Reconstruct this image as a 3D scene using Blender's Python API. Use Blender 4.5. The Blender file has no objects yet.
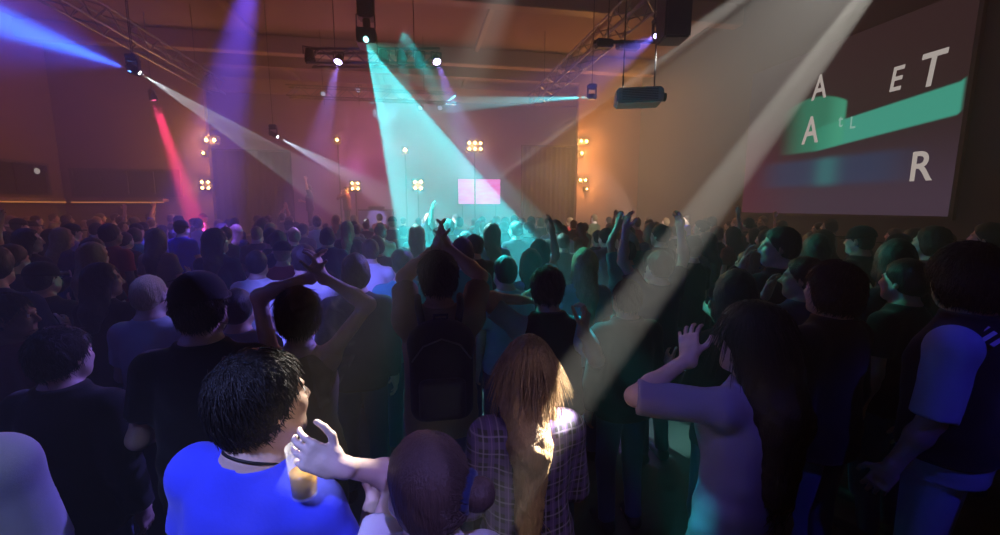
import bpy, bmesh, math, random
import numpy as np
from mathutils import Vector, Matrix
random.seed(7); rng = np.random.default_rng(11)
scene = bpy.context.scene
COL = scene.collection
PI = math.pi
R_ = math.radians

# ------------------------------------------------------------------ camera
F = 430.0; CAMZ = 2.0; YAW = R_(10.5); PITCH = R_(8.2)
cam_d = bpy.data.cameras.new('camera'); cam = bpy.data.objects.new('camera', cam_d); COL.objects.link(cam)
cam_d.sensor_width = 36; cam_d.lens = F / 1000 * 36; cam_d.clip_start = 0.02; cam_d.clip_end = 100
cam.location = (0, 0, CAMZ); cam.rotation_euler = (PI / 2 - PITCH, 0, -YAW)
scene.camera = cam
FW = np.array([math.sin(YAW) * math.cos(PITCH), math.cos(YAW) * math.cos(PITCH), -math.sin(PITCH)])
RT = np.array([math.cos(YAW), -math.sin(YAW), 0.0])
UP = np.cross(RT, FW)
C0 = np.array([0, 0, CAMZ])
def ray(u, v): return FW + (u - 500) / F * RT + (267.5 - v) / F * UP
def P(u, v, d): return C0 + d * ray(u, v)                     # a place seen in the photo, at depth d
def hit(u, v, axis, val):
    r = ray(u, v); return C0 + r * ((val - C0[axis]) / r[axis])

# ------------------------------------------------------------------ materials
MATS = {}
def nt(m): return m.node_tree.nodes, m.node_tree.links
def mat(name, col, rough=0.7, metal=0.0, var=0.15, scale=12.0, bump=0.0, bscale=60.0, spec=0.4, emit=None, estr=0.0, stretch=None, sheen=0.0):
    if name in MATS: return MATS[name]
    m = bpy.data.materials.new(name); m.use_nodes = True
    n, l = nt(m); b = n['Principled BSDF']
    b.inputs['Roughness'].default_value = rough; b.inputs['Metallic'].default_value = metal
    b.inputs['Specular IOR Level'].default_value = spec
    if sheen: b.inputs['Sheen Weight'].default_value = sheen
    tc = n.new('ShaderNodeTexCoord'); src = tc.outputs['Object']
    if stretch:
        mp = n.new('ShaderNodeMapping'); mp.inputs['Scale'].default_value = stretch
        l.new(src, mp.inputs['Vector']); src = mp.outputs['Vector']
    nz = n.new('ShaderNodeTexNoise'); nz.inputs['Scale'].default_value = scale; nz.inputs['Detail'].default_value = 4
    l.new(src, nz.inputs['Vector'])
    mx = n.new('ShaderNodeMix'); mx.data_type = 'RGBA'
    mx.inputs['A'].default_value = (*[max(0, c * (1 - var)) for c in col], 1)
    mx.inputs['B'].default_value = (*[min(1, c * (1 + var)) for c in col], 1)
    l.new(nz.outputs['Fac'], mx.inputs['Factor']); l.new(mx.outputs['Result'], b.inputs['Base Color'])
    if bump:
        n2 = n.new('ShaderNodeTexNoise'); n2.inputs['Scale'].default_value = bscale; n2.inputs['Detail'].default_value = 3
        l.new(src, n2.inputs['Vector'])
        bp = n.new('ShaderNodeBump'); bp.inputs['Strength'].default_value = bump; bp.inputs['Distance'].default_value = 0.01
        l.new(n2.outputs['Fac'], bp.inputs['Height']); l.new(bp.outputs['Normal'], b.inputs['Normal'])
    if emit:
        b.inputs['Emission Color'].default_value = (*emit, 1); b.inputs['Emission Strength'].default_value = estr
    MATS[name] = m
    return m
def emis(name, col, s): return mat(name, (0.02, 0.02, 0.02), 0.3, emit=col, estr=s, var=0)
def cloth(name, col): return mat('cloth_' + name, col, 0.9, bump=0.08, bscale=110, scale=9, spec=0.15, sheen=0.15)
def hairm(name, col): return mat('hair_' + name, col, 0.5, var=0.45, scale=25, stretch=(6, 6, 0.8), bump=0.5, bscale=40, spec=0.35)
def skinm(name, col): return mat('skin_' + name, col, 0.5, var=0.08, scale=18, bump=0.08, bscale=120, spec=0.4)
SK = [skinm('fair', (.62, .42, .33)), skinm('tan', (.48, .30, .21)), skinm('pale', (.70, .52, .44)), skinm('brown', (.25, .14, .09))]
HR = [hairm('black', (.012, .010, .010)), hairm('dark_brown', (.035, .02, .014)), hairm('brown', (.085, .055, .04)), hairm('light_brown', (.30, .19, .10)), hairm('blond', (.5, .38, .2))]
CL = {k: cloth(k, c) for k, c in dict(black=(.012, .012, .014), charcoal=(.035, .035, .04), navy=(.02, .03, .09), grey=(.2, .2, .22), white=(.75, .75, .76),
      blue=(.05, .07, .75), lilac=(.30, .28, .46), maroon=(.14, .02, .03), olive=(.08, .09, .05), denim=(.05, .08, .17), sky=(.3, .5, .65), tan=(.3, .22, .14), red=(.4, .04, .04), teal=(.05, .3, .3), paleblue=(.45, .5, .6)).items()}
SHOE = mat('shoe_rubber', (.03, .03, .03), 0.6); LIP = mat('skin_lip', (.48, .22, .19), .45, var=.05); EYE = mat('eye_white', (.7, .7, .7), .2, var=.02); IRIS = mat('eye_dark', (.03, .02, .015), .15, var=.02)
BLK = mat('black_metal', (.02, .02, .022), .45, .6); ALU = mat('truss_aluminium', (.20, .20, .21), .38, .9); PLB = mat('black_plastic', (.015, .015, .017), .5)

# ------------------------------------------------------------------ objects
def tag(o, label=None, cat=None, group=None, kind=None):
    for k, v in (('label', label), ('category', cat), ('group', group), ('kind', kind)):
        if v: o[k] = v
    return o
def empty(name, loc=(0, 0, 0), rz=0.0, label=None, cat=None, group=None):
    o = bpy.data.objects.new(name, None); COL.objects.link(o); o.location = [float(c) for c in loc]; o.rotation_euler = (0, 0, rz)
    o.empty_display_size = 0.1
    return tag(o, label, cat, group)
def mesh_obj(name, V, Fq, mats, parent=None, smooth=True, midx=None, loc=None):
    me = bpy.data.meshes.new(name)
    V = np.asarray(V, np.float32)
    if isinstance(Fq, np.ndarray):
        nf = len(Fq); me.vertices.add(len(V)); me.vertices.foreach_set('co', V.ravel())
        me.loops.add(nf * 4); me.loops.foreach_set('vertex_index', Fq.astype(np.int32).ravel())
        me.polygons.add(nf); me.polygons.foreach_set('loop_start', np.arange(nf, dtype=np.int32) * 4)
        me.update(calc_edges=True)
    else:
        me.from_pydata([tuple(map(float, v)) for v in V], [], [tuple(map(int, f)) for f in Fq]); me.update()
    for m in (mats if isinstance(mats, (list, tuple)) else [mats]): me.materials.append(m)
    if midx is not None: me.polygons.foreach_set('material_index', np.asarray(midx, np.int32))
    if smooth: me.polygons.foreach_set('use_smooth', np.ones(len(me.polygons), bool))
    o = bpy.data.objects.new(name, me); COL.objects.link(o)
    if parent is not None: o.parent = parent
    if loc is not None: o.location = [float(c) for c in loc]
    return o
class MB:                                                     # collects plain shapes into one mesh
    def __init__(s): s.v = []; s.f = []
    def add(s, V, Fs):
        n = len(s.v); s.v += [tuple(map(float, v)) for v in V]; s.f += [tuple(i + n for i in f) for f in Fs]; return s
    def box(s, c, d, M=None):
        x, y, z = d[0] / 2, d[1] / 2, d[2] / 2
        V = [Vector((sx * x, sy * y, sz * z)) for sx in (-1, 1) for sy in (-1, 1) for sz in (-1, 1)]
        M = M or Matrix.Identity(3); c = Vector([float(q) for q in c])
        return s.add([M @ v + c for v in V], [(0, 1, 3, 2), (4, 6, 7, 5), (0, 4, 5, 1), (2, 3, 7, 6), (0, 2, 6, 4), (1, 5, 7, 3)])
    def rbox(s, c, d, b=0.01, M=None):                        # bevelled box
        bm = bmesh.new(); bmesh.ops.create_cube(bm, size=1); bmesh.ops.scale(bm, vec=d, verts=bm.verts)
        bmesh.ops.bevel(bm, geom=bm.edges[:], offset=b, segments=2, affect='EDGES')
        M = M or Matrix.Identity(3); c = Vector([float(q) for q in c]); bm.verts.index_update()
        s.add([M @ v.co + c for v in bm.verts], [[v.index for v in f.verts] for f in bm.faces]); bm.free(); return s
    def tube(s, pts, r, n=8, cap=True):
        pts = [Vector([float(q) for q in p]) for p in pts]; rs = r if isinstance(r, (list, tuple)) else [r] * len(pts)
        V = []; Fs = []; ref = None
        for i, p in enumerate(pts):
            t = (pts[min(i + 1, len(pts) - 1)] - pts[max(i - 1, 0)]).normalized()
            if ref is None: ref = t.orthogonal().normalized()
            else:
                ref = ref - t * ref.dot(t)
                ref = ref.normalized() if ref.length > 1e-6 else t.orthogonal().normalized()
            b = t.cross(ref)
            for k in range(n):
                a = 2 * PI * k / n; V.append(p + (ref * math.cos(a) + b * math.sin(a)) * rs[i])
        for i in range(len(pts) - 1):
            for k in range(n): Fs.append((i * n + k, i * n + (k + 1) % n, (i + 1) * n + (k + 1) % n, (i + 1) * n + k))
        if cap: Fs.append(tuple(range(n - 1, -1, -1))); Fs.append(tuple(range((len(pts) - 1) * n, len(pts) * n)))
        return s.add(V, Fs)
    def lathe(s, prof, n=20, M=None, o=(0, 0, 0)):            # profile of (radius, z)
        M = M or Matrix.Identity(3); o = Vector([float(q) for q in o]); V = []; Fs = []
        for r, z in prof:
            for k in range(n):
                a = 2 * PI * k / n; V.append(M @ Vector((r * math.cos(a), r * math.sin(a), z)) + o)
        for i in range(len(prof) - 1):
            for k in range(n): Fs.append((i * n + k, i * n + (k + 1) % n, (i + 1) * n + (k + 1) % n, (i + 1) * n + k))
        if prof[0][0] > 1e-5: Fs.append(tuple(range(n - 1, -1, -1)))
        if prof[-1][0] > 1e-5: Fs.append(tuple(range((len(prof) - 1) * n, len(prof) * n)))
        return s.add(V, Fs)
    def build(s, name, m, parent=None, smooth=False, loc=None): return mesh_obj(name, s.v, s.f, m, parent, smooth, loc=loc)
def aim(d, up=(0, 0, 1)):                                     # matrix whose +Z points along d
    d = Vector([float(q) for q in d]).normalized(); return d.to_track_quat('Z', 'Y').to_matrix()
def copy_tree(o, parent=None):
    c = o.copy(); COL.objects.link(c)
    if parent is not None: c.parent = parent
    for ch in list(o.children): copy_tree(ch, c)
    return c

# ------------------------------------------------------------------ implicit surfaces (bodies, hair, clothes)
def smin(a, b, k):
    if k <= 0: return np.minimum(a, b)
    h = np.maximum(k - np.abs(a - b), 0) / k
    return np.minimum(a, b) - h * h * k * 0.25
class Fld:
    def __init__(s, lo, hi, coarse, fine=None, zones=((), (), ())):
        s.ax = []
        for i in range(3):
            x = lo[i]; L = [x]
            while x < hi[i]:
                st = coarse
                for (a, b) in zones[i]:
                    if a - coarse < x < b: st = fine
                x += st; L.append(x)
            s.ax.append(np.array(L, np.float32))
        s.V = np.full([len(a) for a in s.ax], 1.0, np.float32); s.c = coarse
    def sl(s, lo, hi, m):
        o = []
        for i in range(3):
            a = max(0, int(np.searchsorted(s.ax[i], lo[i] - m)) - 1); b = min(len(s.ax[i]), int(np.searchsorted(s.ax[i], hi[i] + m)) + 1)
            o.append(slice(a, max(b, a)))
        return tuple(o)
    def xyz(s, sl): return s.ax[0][sl[0]][:, None, None], s.ax[1][sl[1]][None, :, None], s.ax[2][sl[2]][None, None, :]
    def add(s, f, lo, hi, k=0.02, op='u'):
        sl = s.sl(lo, hi, s.c * 2.2 + k)
        if any(q.stop <= q.start for q in sl): return s
        d = f(*s.xyz(sl)).astype(np.float32); v = s.V[sl]
        s.V[sl] = smin(v, d, k) if op == 'u' else -smin(-v, d, k)
        return s
    def cone(s, a, b, ra, rb, k=0.02, op='u'):
        a = np.asarray(a, float); b = np.asarray(b, float); ab = b - a; L2 = max(float(ab @ ab), 1e-12); r = max(ra, rb)
        def f(X, Y, Z):
            t = np.clip(((X - a[0]) * ab[0] + (Y - a[1]) * ab[1] + (Z - a[2]) * ab[2]) / L2, 0, 1)
            return np.sqrt((X - a[0] - t * ab[0]) ** 2 + (Y - a[1] - t * ab[1]) ** 2 + (Z - a[2] - t * ab[2]) ** 2) - (ra + t * (rb - ra))
        return s.add(f, np.minimum(a, b) - r, np.maximum(a, b) + r, k, op)
    def ell(s, c, r, k=0.02, R=None, op='u'):
        c = np.asarray(c, float); R = np.eye(3) if R is None else R; m = max(r)
        def f(X, Y, Z):
            x, y, z = loc3(X - c[0], Y - c[1], Z - c[2], R)
            k0 = np.sqrt((x / r[0]) ** 2 + (y / r[1]) ** 2 + (z / r[2]) ** 2); k1 = np.sqrt((x / r[0] ** 2) ** 2 + (y / r[1] ** 2) ** 2 + (z / r[2] ** 2) ** 2)
            return k0 * (k0 - 1) / np.maximum(k1, 1e-6)
        return s.add(f, c - m, c + m, k, op)
    def rbox(s, c, h, r, k=0.01, R=None, op='u'):
        c = np.asarray(c, float); R = np.eye(3) if R is None else R; m = float(np.linalg.norm(h)) + r
        def f(X, Y, Z):
            x, y, z = loc3(X - c[0], Y - c[1], Z - c[2], R)
            qx = np.abs(x) - h[0] + r; qy = np.abs(y) - h[1] + r; qz = np.abs(z) - h[2] + r
            return np.sqrt(np.maximum(qx, 0) ** 2 + np.maximum(qy, 0) ** 2 + np.maximum(qz, 0) ** 2) + np.minimum(np.maximum(qx, np.maximum(qy, qz)), 0) - r
        return s.add(f, c - m, c + m, k, op)
    def loft(s, prof, o, R, infl=0.0, k=0.02, fold=0.0, pw=2.3):
        pr = np.asarray(prof, float); zz, cx, cy, rx, ry = pr.T                                # rows of z, cx, cy, rx, ry
        ext = max(np.abs(pr[:, 1:3]).max() + pr[:, 3:].max(), np.abs(zz).max()) + 0.05; o = np.asarray(o, float)
        def f(X, Y, Z):
            x, y, z = loc3(X - o[0], Y - o[1], Z - o[2], R)
            a = np.interp(z, zz, rx) + infl; b = np.interp(z, zz, ry) + infl
            px = np.abs(x - np.interp(z, zz, cx)) / a; py = np.abs(y - np.interp(z, zz, cy)) / b
            d = ((px ** pw + py ** pw) ** (1 / pw) - 1) * np.minimum(a, b)
            if fold: d = d + fold * folds(x, y, z)
            return np.maximum(d, np.maximum(z - zz[-1] - infl, zz[0] - z - infl))
        return s.add(f, o - ext, o + ext, k)
    def cut(s, p, n):                                         # removes what lies on the n side of a plane
        X, Y, Z = s.xyz((slice(None),) * 3); n = np.asarray(n, float) / np.linalg.norm(n)
        s.V = np.maximum(s.V, ((X - p[0]) * n[0] + (Y - p[1]) * n[1] + (Z - p[2]) * n[2]).astype(np.float32)); return s
    def mesh(s):
        V = s.V; V[0] = V[-1] = 1; V[:, 0] = V[:, -1] = 1; V[:, :, 0] = V[:, :, -1] = 1
        S = V < 0; n = [q - 1 for q in V.shape]
        cnt = np.zeros(n, np.int8); offs = [(i, j, k) for i in (0, 1) for j in (0, 1) for k in (0, 1)]
        for (i, j, k) in offs: cnt += S[i:i + n[0], j:j + n[1], k:k + n[2]]
        I = np.argwhere((cnt > 0) & (cnt < 8)); acc = np.zeros((len(I), 3)); c = np.zeros(len(I))
        g = [V[I[:, 0] + o[0], I[:, 1] + o[1], I[:, 2] + o[2]] for o in offs]
        ps = [np.stack([s.ax[q][I[:, q] + o[q]] for q in range(3)], 1) for o in offs]
        for a in range(8):
            for b in range(a + 1, 8):
                if sum(x != y for x, y in zip(offs[a], offs[b])) != 1: continue
                cr = (g[a] < 0) != (g[b] < 0); t = np.where(cr, g[a] / np.where(cr, g[a] - g[b], 1), 0)
                acc += np.where(cr[:, None], ps[a] + t[:, None] * (ps[b] - ps[a]), 0); c += cr
        P_ = acc / c[:, None]
        ids = np.full(n, -1, np.int32); ids[I[:, 0], I[:, 1], I[:, 2]] = np.arange(len(I)); Q = []
        for ax in range(3):
            A = S[tuple(slice(0, -1) if q == ax else slice(1, -1) for q in range(3))]; B = S[tuple(slice(1, None) if q == ax else slice(1, -1) for q in range(3))]
            E = np.argwhere(A != B)
            if not len(E): continue
            fl = A[E[:, 0], E[:, 1], E[:, 2]]; E = E.copy()
            for q in range(3):
                if q != ax: E[:, q] += 1
            u, w = (ax + 1) % 3, (ax + 2) % 3
            def cell(du, dw):
                D = E.copy(); D[:, u] += du; D[:, w] += dw; return ids[D[:, 0], D[:, 1], D[:, 2]]
            q = np.stack([cell(-1, -1), cell(0, -1), cell(0, 0), cell(-1, 0)], 1); q[~fl] = q[~fl][:, ::-1]; Q.append(q)
        Q = np.concatenate(Q); return P_, Q[(Q >= 0).all(1)]
def loc3(dx, dy, dz, R): return (R[0][0] * dx + R[1][0] * dy + R[2][0] * dz, R[0][1] * dx + R[1][1] * dy + R[2][1] * dz, R[0][2] * dx + R[1][2] * dy + R[2][2] * dz)
def folds(x, y, z):
    return (np.sin(23 * z + 9 * x + 3 * np.sin(11 * x + 5 * z)) * .35 + np.sin(34 * x + 14 * np.sin(4 * z) + 8 * y) * .45 + np.sin(17 * z - 21 * x + 13 * y) * .35)
def rx(d): c, s = math.cos(R_(d)), math.sin(R_(d)); return np.array([[1, 0, 0], [0, c, -s], [0, s, c]])
def ry(d): c, s = math.cos(R_(d)), math.sin(R_(d)); return np.array([[c, 0, s], [0, 1, 0], [-s, 0, c]])
def rz(d): c, s = math.cos(R_(d)), math.sin(R_(d)); return np.array([[c, -s, 0], [s, c, 0], [0, 0, 1]])
def nrm(v): v = np.asarray(v, float); return v / max(np.linalg.norm(v), 1e-9)
# ------------------------------------------------------------------ people
PROF = {'m': [(.84, 0, 0, .155, .108), (.95, 0, -.012, .165, .118), (1.06, 0, 0, .146, .103), (1.18, 0, .006, .156, .113), (1.30, 0, .005, .172, .122), (1.38, 0, -.006, .162, .106), (1.44, 0, -.016, .125, .082), (1.50, 0, -.02, .060, .058)],
        'f': [(.84, 0, 0, .158, .108), (.94, 0, -.014, .168, .120), (1.07, 0, 0, .120, .090), (1.18, 0, .006, .132, .100), (1.29, 0, .018, .146, .122), (1.37, 0, .000, .138, .096), (1.43, 0, -.014, .108, .074), (1.49, 0, -.018, .050, .050)]}
SHIRT = {'m': [(.86, 0, -.004, .176, .128), (.95, 0, -.008, .176, .128), (1.08, 0, 0, .165, .118), (1.20, 0, .006, .168, .120), (1.30, 0, .005, .174, .125), (1.38, 0, -.006, .164, .108), (1.44, 0, -.016, .128, .084), (1.485, 0, -.02, .075, .066)],
         'f': [(.86, 0, -.006, .176, .126), (.95, 0, -.010, .172, .124), (1.08, 0, 0, .138, .104), (1.18, 0, .006, .140, .106), (1.29, 0, .018, .150, .126), (1.37, 0, .000, .142, .099), (1.43, 0, -.014, .112, .077), (1.475, 0, -.018, .066, .058)]}
def flatcone(fl, a, b, ra, rb, k=0.02, fold=0.0):             # tapered sleeve or leg whose far end is cut square
    a = np.asarray(a, float); b = np.asarray(b, float); L = np.linalg.norm(b - a); u = (b - a) / L; r = max(ra, rb)
    def f(X, Y, Z):
        h = (X - a[0]) * u[0] + (Y - a[1]) * u[1] + (Z - a[2]) * u[2]; t = np.clip(h, 0, L)
        d = np.sqrt((X - a[0] - t * u[0]) ** 2 + (Y - a[1] - t * u[1]) ** 2 + (Z - a[2] - t * u[2]) ** 2) - (ra + t / L * (rb - ra))
        if fold: d = d + fold * folds(X, Y, Z)
        return np.maximum(d, h - L)
    fl.add(f, np.minimum(a, b) - r, np.maximum(a, b) + r, k)
def hand(fl, W, d, n, right, curl=25, spread=.10, thumb=.4, g=1.0, c0=None, curls=None):
    d = nrm(d); n = nrm(np.asarray(n, float) - d * float(np.dot(n, d))); t = np.cross(d, n) * (1 if right else -1); M = np.stack([t, n, d], 1)
    fl.cone(W - d * .02 * g, W + d * .035 * g, .026 * g, .025 * g, .02)
    fl.rbox(W + d * .05 * g, (.040 * g, .013 * g, .044 * g), .012 * g, .018, M)
    tips = []
    for i in range(4):
        p = W + d * (.086 - (.005, 0, .003, .012)[i]) * g + t * (.030 - .0197 * i) * g
        cc = (curls[i] if curls else curl); a = R_(cc * .7 if c0 is None else c0); L = (.072, .080, .074, .058)[i] * g; r = (.0092, .0094, .009, .008)[i] * g
        for j, fr in enumerate((.46, .30, .24)):
            q = p + (d * math.cos(a) + n * math.sin(a) + t * (1.5 - i) * spread) * L * fr
            fl.cone(p, q, r, r * .9, .007 if j == 0 else .003); p = q; r *= .92; a += R_(cc)
        tips.append(p)
    p = W + d * .022 * g + t * .028 * g + n * .004
    for j, (dv, L, r) in enumerate(((d * .6 + t * .75 + n * thumb, .044, .0125), (d * .85 + t * .35 + n * (thumb + .1), .032, .0105), (d * .95 + t * .1 + n * (thumb + .2), .026, .009))):
        q = p + nrm(dv) * L * g; fl.cone(p, q, r * g, r * .92 * g, .012 if j == 0 else .003); p = q
    return tips
def strands(parent, mats, roots, dirs, lens, flow, rad=.0016, seg=5, lift=0.0, name='hair_strands'):
    V = []; Q = []; nb = 0
    for p, d, L, m in zip(roots, dirs, lens, flow):
        pts = [np.array(p)]; d = np.array(d)
        for j in range(seg): d = nrm(d + m * (1.0 / seg)); pts.append(pts[-1] + d * L / seg)
        x = nrm(np.cross(d, (0.3, .2, .9))); y = np.cross(d, x)
        for j, q in enumerate(pts):
            r = rad * (1 - .8 * j / seg)
            for a in (0, 2.09, 4.19): V.append(q + r * (math.cos(a) * x + math.sin(a) * y))
        for j in range(seg):
            for a in range(3): Q.append((nb + j * 3 + a, nb + j * 3 + (a + 1) % 3, nb + (j + 1) * 3 + (a + 1) % 3, nb + (j + 1) * 3 + a))
        nb += 3 * (seg + 1)
    return mesh_obj(name, np.array(V), np.array(Q, np.int32), mats, parent)

def person(loc, rot, sp, label=None, group=None):
    """sp: h, sex, lean, roll, twist, head=(yaw, pitch, roll), L / R arms, hair, shirt, trousers, ... all lengths for a 1.75 m figure"""
    root = empty('person', loc, rot, label, 'person', group)
    sex = sp.get('sex', 'm'); s = sp.get('h', 1.75) / 1.75; fine = sp.get('detail', False); cg, fg = (.011, .0048) if fine else (.017, .0085)
    skin = sp.get('skin', SK[0]); ff = 1 if sex == 'm' else .86
    O = np.array([0, 0, .95]); RTm = rz(sp.get('twist', 0)) @ ry(sp.get('roll', 0)) @ rx(-sp.get('lean', 0))
    T = lambda *p: O + RTm @ (np.array(p, float) - O)
    yaw, pit, rol = sp.get('head', (0, 0, 0)); RH = rz(yaw) @ ry(rol) @ rx(-pit)
    NB = T(0, -.012, 1.485); HC = NB + RTm @ np.array([0, .010, .075]) + RH @ np.array([0, .012, .068]); hp = lambda *p: HC + RH @ np.array(p, float)
    sw = .176 if sex == 'm' else .150
    arms = {}
    wl = lambda p: (rz(-math.degrees(rot)) @ (np.asarray(p, float) - np.asarray(loc, float))) / s
    for sd, sg in (('L', -1), ('R', 1)):
        a = dict(sp.get(sd, {})); e = nrm(a.get('e', (sg * .16, -.04, -1))); w = nrm(a.get('w', (sg * .02, .22, -1)))
        up = max(0, e[2] if 'ik' not in a else a.get('lift', .3)); S = T(sg * (sw - .02 * up), -.008, 1.392 + .06 * up)
        l1, l2 = .285, .25
        if 'ik' in a:
            W = wl(a['ik']) if a.get('world', True) else np.asarray(a['ik'], float); D = W - S; L = np.linalg.norm(D)
            if L > .99 * (l1 + l2): W = S + D / L * .99 * (l1 + l2); D = W - S; L = np.linalg.norm(D)
            u = D / L; x = (l1 * l1 - l2 * l2 + L * L) / (2 * L); hgt = math.sqrt(max(l1 * l1 - x * x, 0)); pl = np.asarray(a.get('pole', (sg, 0, -1)), float); pl = nrm(pl - u * (pl @ u)); E = S + u * x + pl * hgt
        else: E = S + e * l1; W = E + w * l2
        fw = nrm(W - E); hd = nrm(a.get('hd', fw)); pn = np.asarray(a.get('palm', (-sg, 0, 0)), float)
        if abs(np.dot(nrm(pn), hd)) > .95: pn = pn + np.array([.3, .6, .2])
        arms[sd] = dict(S=S, E=E, W=W, hd=hd, pn=pn, a=a)
    # ---- body: head, neck, trunk, limbs as one skin
    pts = [p for q in arms.values() for p in (q['S'], q['E'], q['W'], q['W'] + q['hd'] * .18)] + [HC]
    lo = np.min(pts, 0) - .16; hi = np.max(pts, 0) + .15; lo = np.minimum(lo, (-.25, -.2, 0)); hi = np.maximum(hi, (.25, .25, 1.8)); lo[2] = -.02
    zs = [[], [], []]; hsz = (.10, .13, .15)
    for i in range(3):
        zs[i].append((HC[i] - hsz[i], HC[i] + hsz[i]))
        for q in arms.values(): c = q['W'][i] + q['hd'][i] * .08; zs[i].append((c - .11, c + .11))
    B = Fld(lo, hi, cg, fg, zs)
    pr = [(z - .95, cx, cy, a, b) for z, cx, cy, a, b in PROF[sex]]; B.loft(pr, O, RTm, 0, .02)
    [B.cone(T(0, -.018, 1.455), T(g * (sw - .02), -.012, 1.405), .048 * ff, .044 * ff, .04) for g in (-1, 1)]
    legs = {}
    for sg in (-1, 1):
        st = sp.get('stance', .10); H_ = np.array([sg * .085, 0, .88]); K_ = np.array([sg * (st * .5 + .05), .02 + sp.get('step', 0) * sg, .48]); A_ = np.array([sg * st, -.03 + sp.get('step', 0) * sg, .075]); legs[sg] = (H_, K_, A_)
        B.cone(H_, K_, .082, .052, .03); B.cone(K_, A_, .053, .034, .02); B.cone(A_ + (0, 0, -.02), A_ + (0, .13, -.045), .03, .022, .02)
        t = 1 if sg > 0 else 0; q = arms['R' if sg > 0 else 'L']
        B.ell(q['S'], (.050 * ff, .050 * ff, .050 * ff), .05); B.cone(q['S'], q['E'], .047 * ff, .038 * ff, .03)
        mid = q['E'] + (q['W'] - q['E']) * .3; B.cone(q['E'], mid, .037 * ff, .039 * ff, .03); B.cone(mid, q['W'], .039 * ff, .026 * ff, .03)
    tips = {}
    for sd in 'LR':
        q = arms[sd]; a = q['a']; tips[sd] = hand(B, q['W'], q['hd'], q['pn'], sd == 'R', a.get('curl', 22), a.get('spread', .08), a.get('thumb', .4), 1.0 if sex == 'm' else .93, a.get('c0'), a.get('curls'))
    nk = .056 if sex == 'm' else .046
    B.cone(NB + RTm @ np.array([0, -.004, -.03]), hp(0, -.028, -.055), nk * 1.12, nk * .98, .05)
    B.ell(hp(0, -.016, .032), (.074, .094, .086), .03, RH); B.ell(hp(0, .024, -.045), (.057, .066, .070), .04, RH); B.cone(hp(-.012, .070, -.097), hp(.012, .070, -.097), .019, .019, .035)
    B.cone(hp(-.045, .040, -.065), hp(.045, .040, -.065), .024, .024, .04); B.cone(hp(-.036, .066, -.022), hp(.036, .066, -.022), .022, .022, .03)
    B.cone(hp(-.034, .080, .024), hp(.034, .080, .024), .0095, .0095, .02)
    for sg in (-1, 1):
        B.ell(hp(sg * .031, .094, .004), (.017, .014, .011), .012, RH, 's')
        if fine: B.ell(hp(sg * .031, .079, .004), (.0125, .0125, .0125), .003, RH)
        B.ell(hp(sg * .076, -.008, -.008), (.009, .019, .031), .012, RH @ rz(-sg * 22)); B.ell(hp(sg * .084, -.004, -.004), (.005, .009, .017), .006, RH, 's')
    B.cone(hp(0, .085, .014), hp(0, .108, -.026), .008, .0115, .014)
    for sg in (-1, 1): B.ell(hp(sg * .012, .097, -.031), (.009, .010, .008), .010, RH)
    B.cone(hp(-.019, .083, -.056), hp(.019, .083, -.056), .006, .006, .006); B.cone(hp(-.016, .083, -.066), hp(.016, .083, -.066), .0065, .0065, .006)
    V, Q = B.mesh(); c = (V[Q].mean(1) - HC) @ RH
    mi = np.zeros(len(Q), np.int32); mi[(np.abs(c[:, 0]) < .022) & (c[:, 1] > .080) & (c[:, 2] > -.071) & (c[:, 2] < -.051)] = 1
    if fine:
        for sg in (-1, 1):
            de = np.sqrt((c[:, 0] - sg * .031) ** 2 + (c[:, 1] - .079) ** 2 + (c[:, 2] - .004) ** 2); dx = np.sqrt((c[:, 0] - sg * .031) ** 2 + (c[:, 2] - .004) ** 2)
            mi[(de < .0135) & (c[:, 1] > .082)] = 2; mi[(de < .0135) & (c[:, 1] > .082) & (dx < .0058)] = 3
    mesh_obj('body', V * s, Q, [skin, LIP, EYE, IRIS], root, midx=mi)
    # ---- shirt
    sh = sp.get('shirt', {}); sl = sh.get('sleeve', .6); inf = sh.get('infl', .010); fo = sh.get('fold', .0045)
    S_ = Fld(lo, hi, .0105 if fine else .017)
    if sh.get('kind') != 'none':
        hem = sh.get('hem', .86); pr = [(z - .95, cx, cy, a, b) for z, cx, cy, a, b in SHIRT[sex] if z >= hem]; z0 = SHIRT[sex][0]
        if hem < .86: pr = [(hem - .95, 0, -.006, z0[3] + .02, z0[4] + .02)] + pr
        S_.loft(pr, O, RTm, inf, .02, fo)
        if sl > 0:
            [S_.cone(T(0, -.018, 1.445), T(g * (sw - .02), -.012, 1.405), .046 * ff + inf, .044 * ff + inf, .04) for g in (-1, 1)]
            for sd in 'LR':
                q = arms[sd]; f1 = min(sl, 1.0); e1 = q['S'] + (q['E'] - q['S']) * f1
                S_.ell(q['S'], [(.049 * ff + inf)] * 3, .05)
                r0, r1 = .050 * ff + inf + .003, .044 * ff + inf + (.010 if sl < 1 else .002)
                if sl >= 1: S_.cone(q['S'], q['E'], r0, r1, .03)
                else: flatcone(S_, q['S'], e1, r0, r1, .03, fo * .6)
                if sl > 1: flatcone(S_, q['E'], q['E'] + (q['W'] - q['E']) * min(sl - 1, .97), r1, .034 + inf, .015, fo * .6)
        if sh.get('hood'): S_.cone(T(-.07, -.085, 1.47), T(.07, -.085, 1.47), .05, .05, .04); S_.cone(T(0, -.12, 1.43), T(0, -.10, 1.48), .06, .06, .03)
        if sh.get('collar'):
            S_.cone(T(-.05, -.06, 1.50), T(.05, -.06, 1.50), .026, .026, .02)
            for sg in (-1, 1): S_.cone(T(sg * .05, -.06, 1.50), T(sg * .062, .01, 1.485), .026, .022, .02)
        V, Q = S_.mesh(); mesh_obj(sh.get('name', 'shirt'), V * s, Q, sh.get('mat', CL['black']), root)
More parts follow.
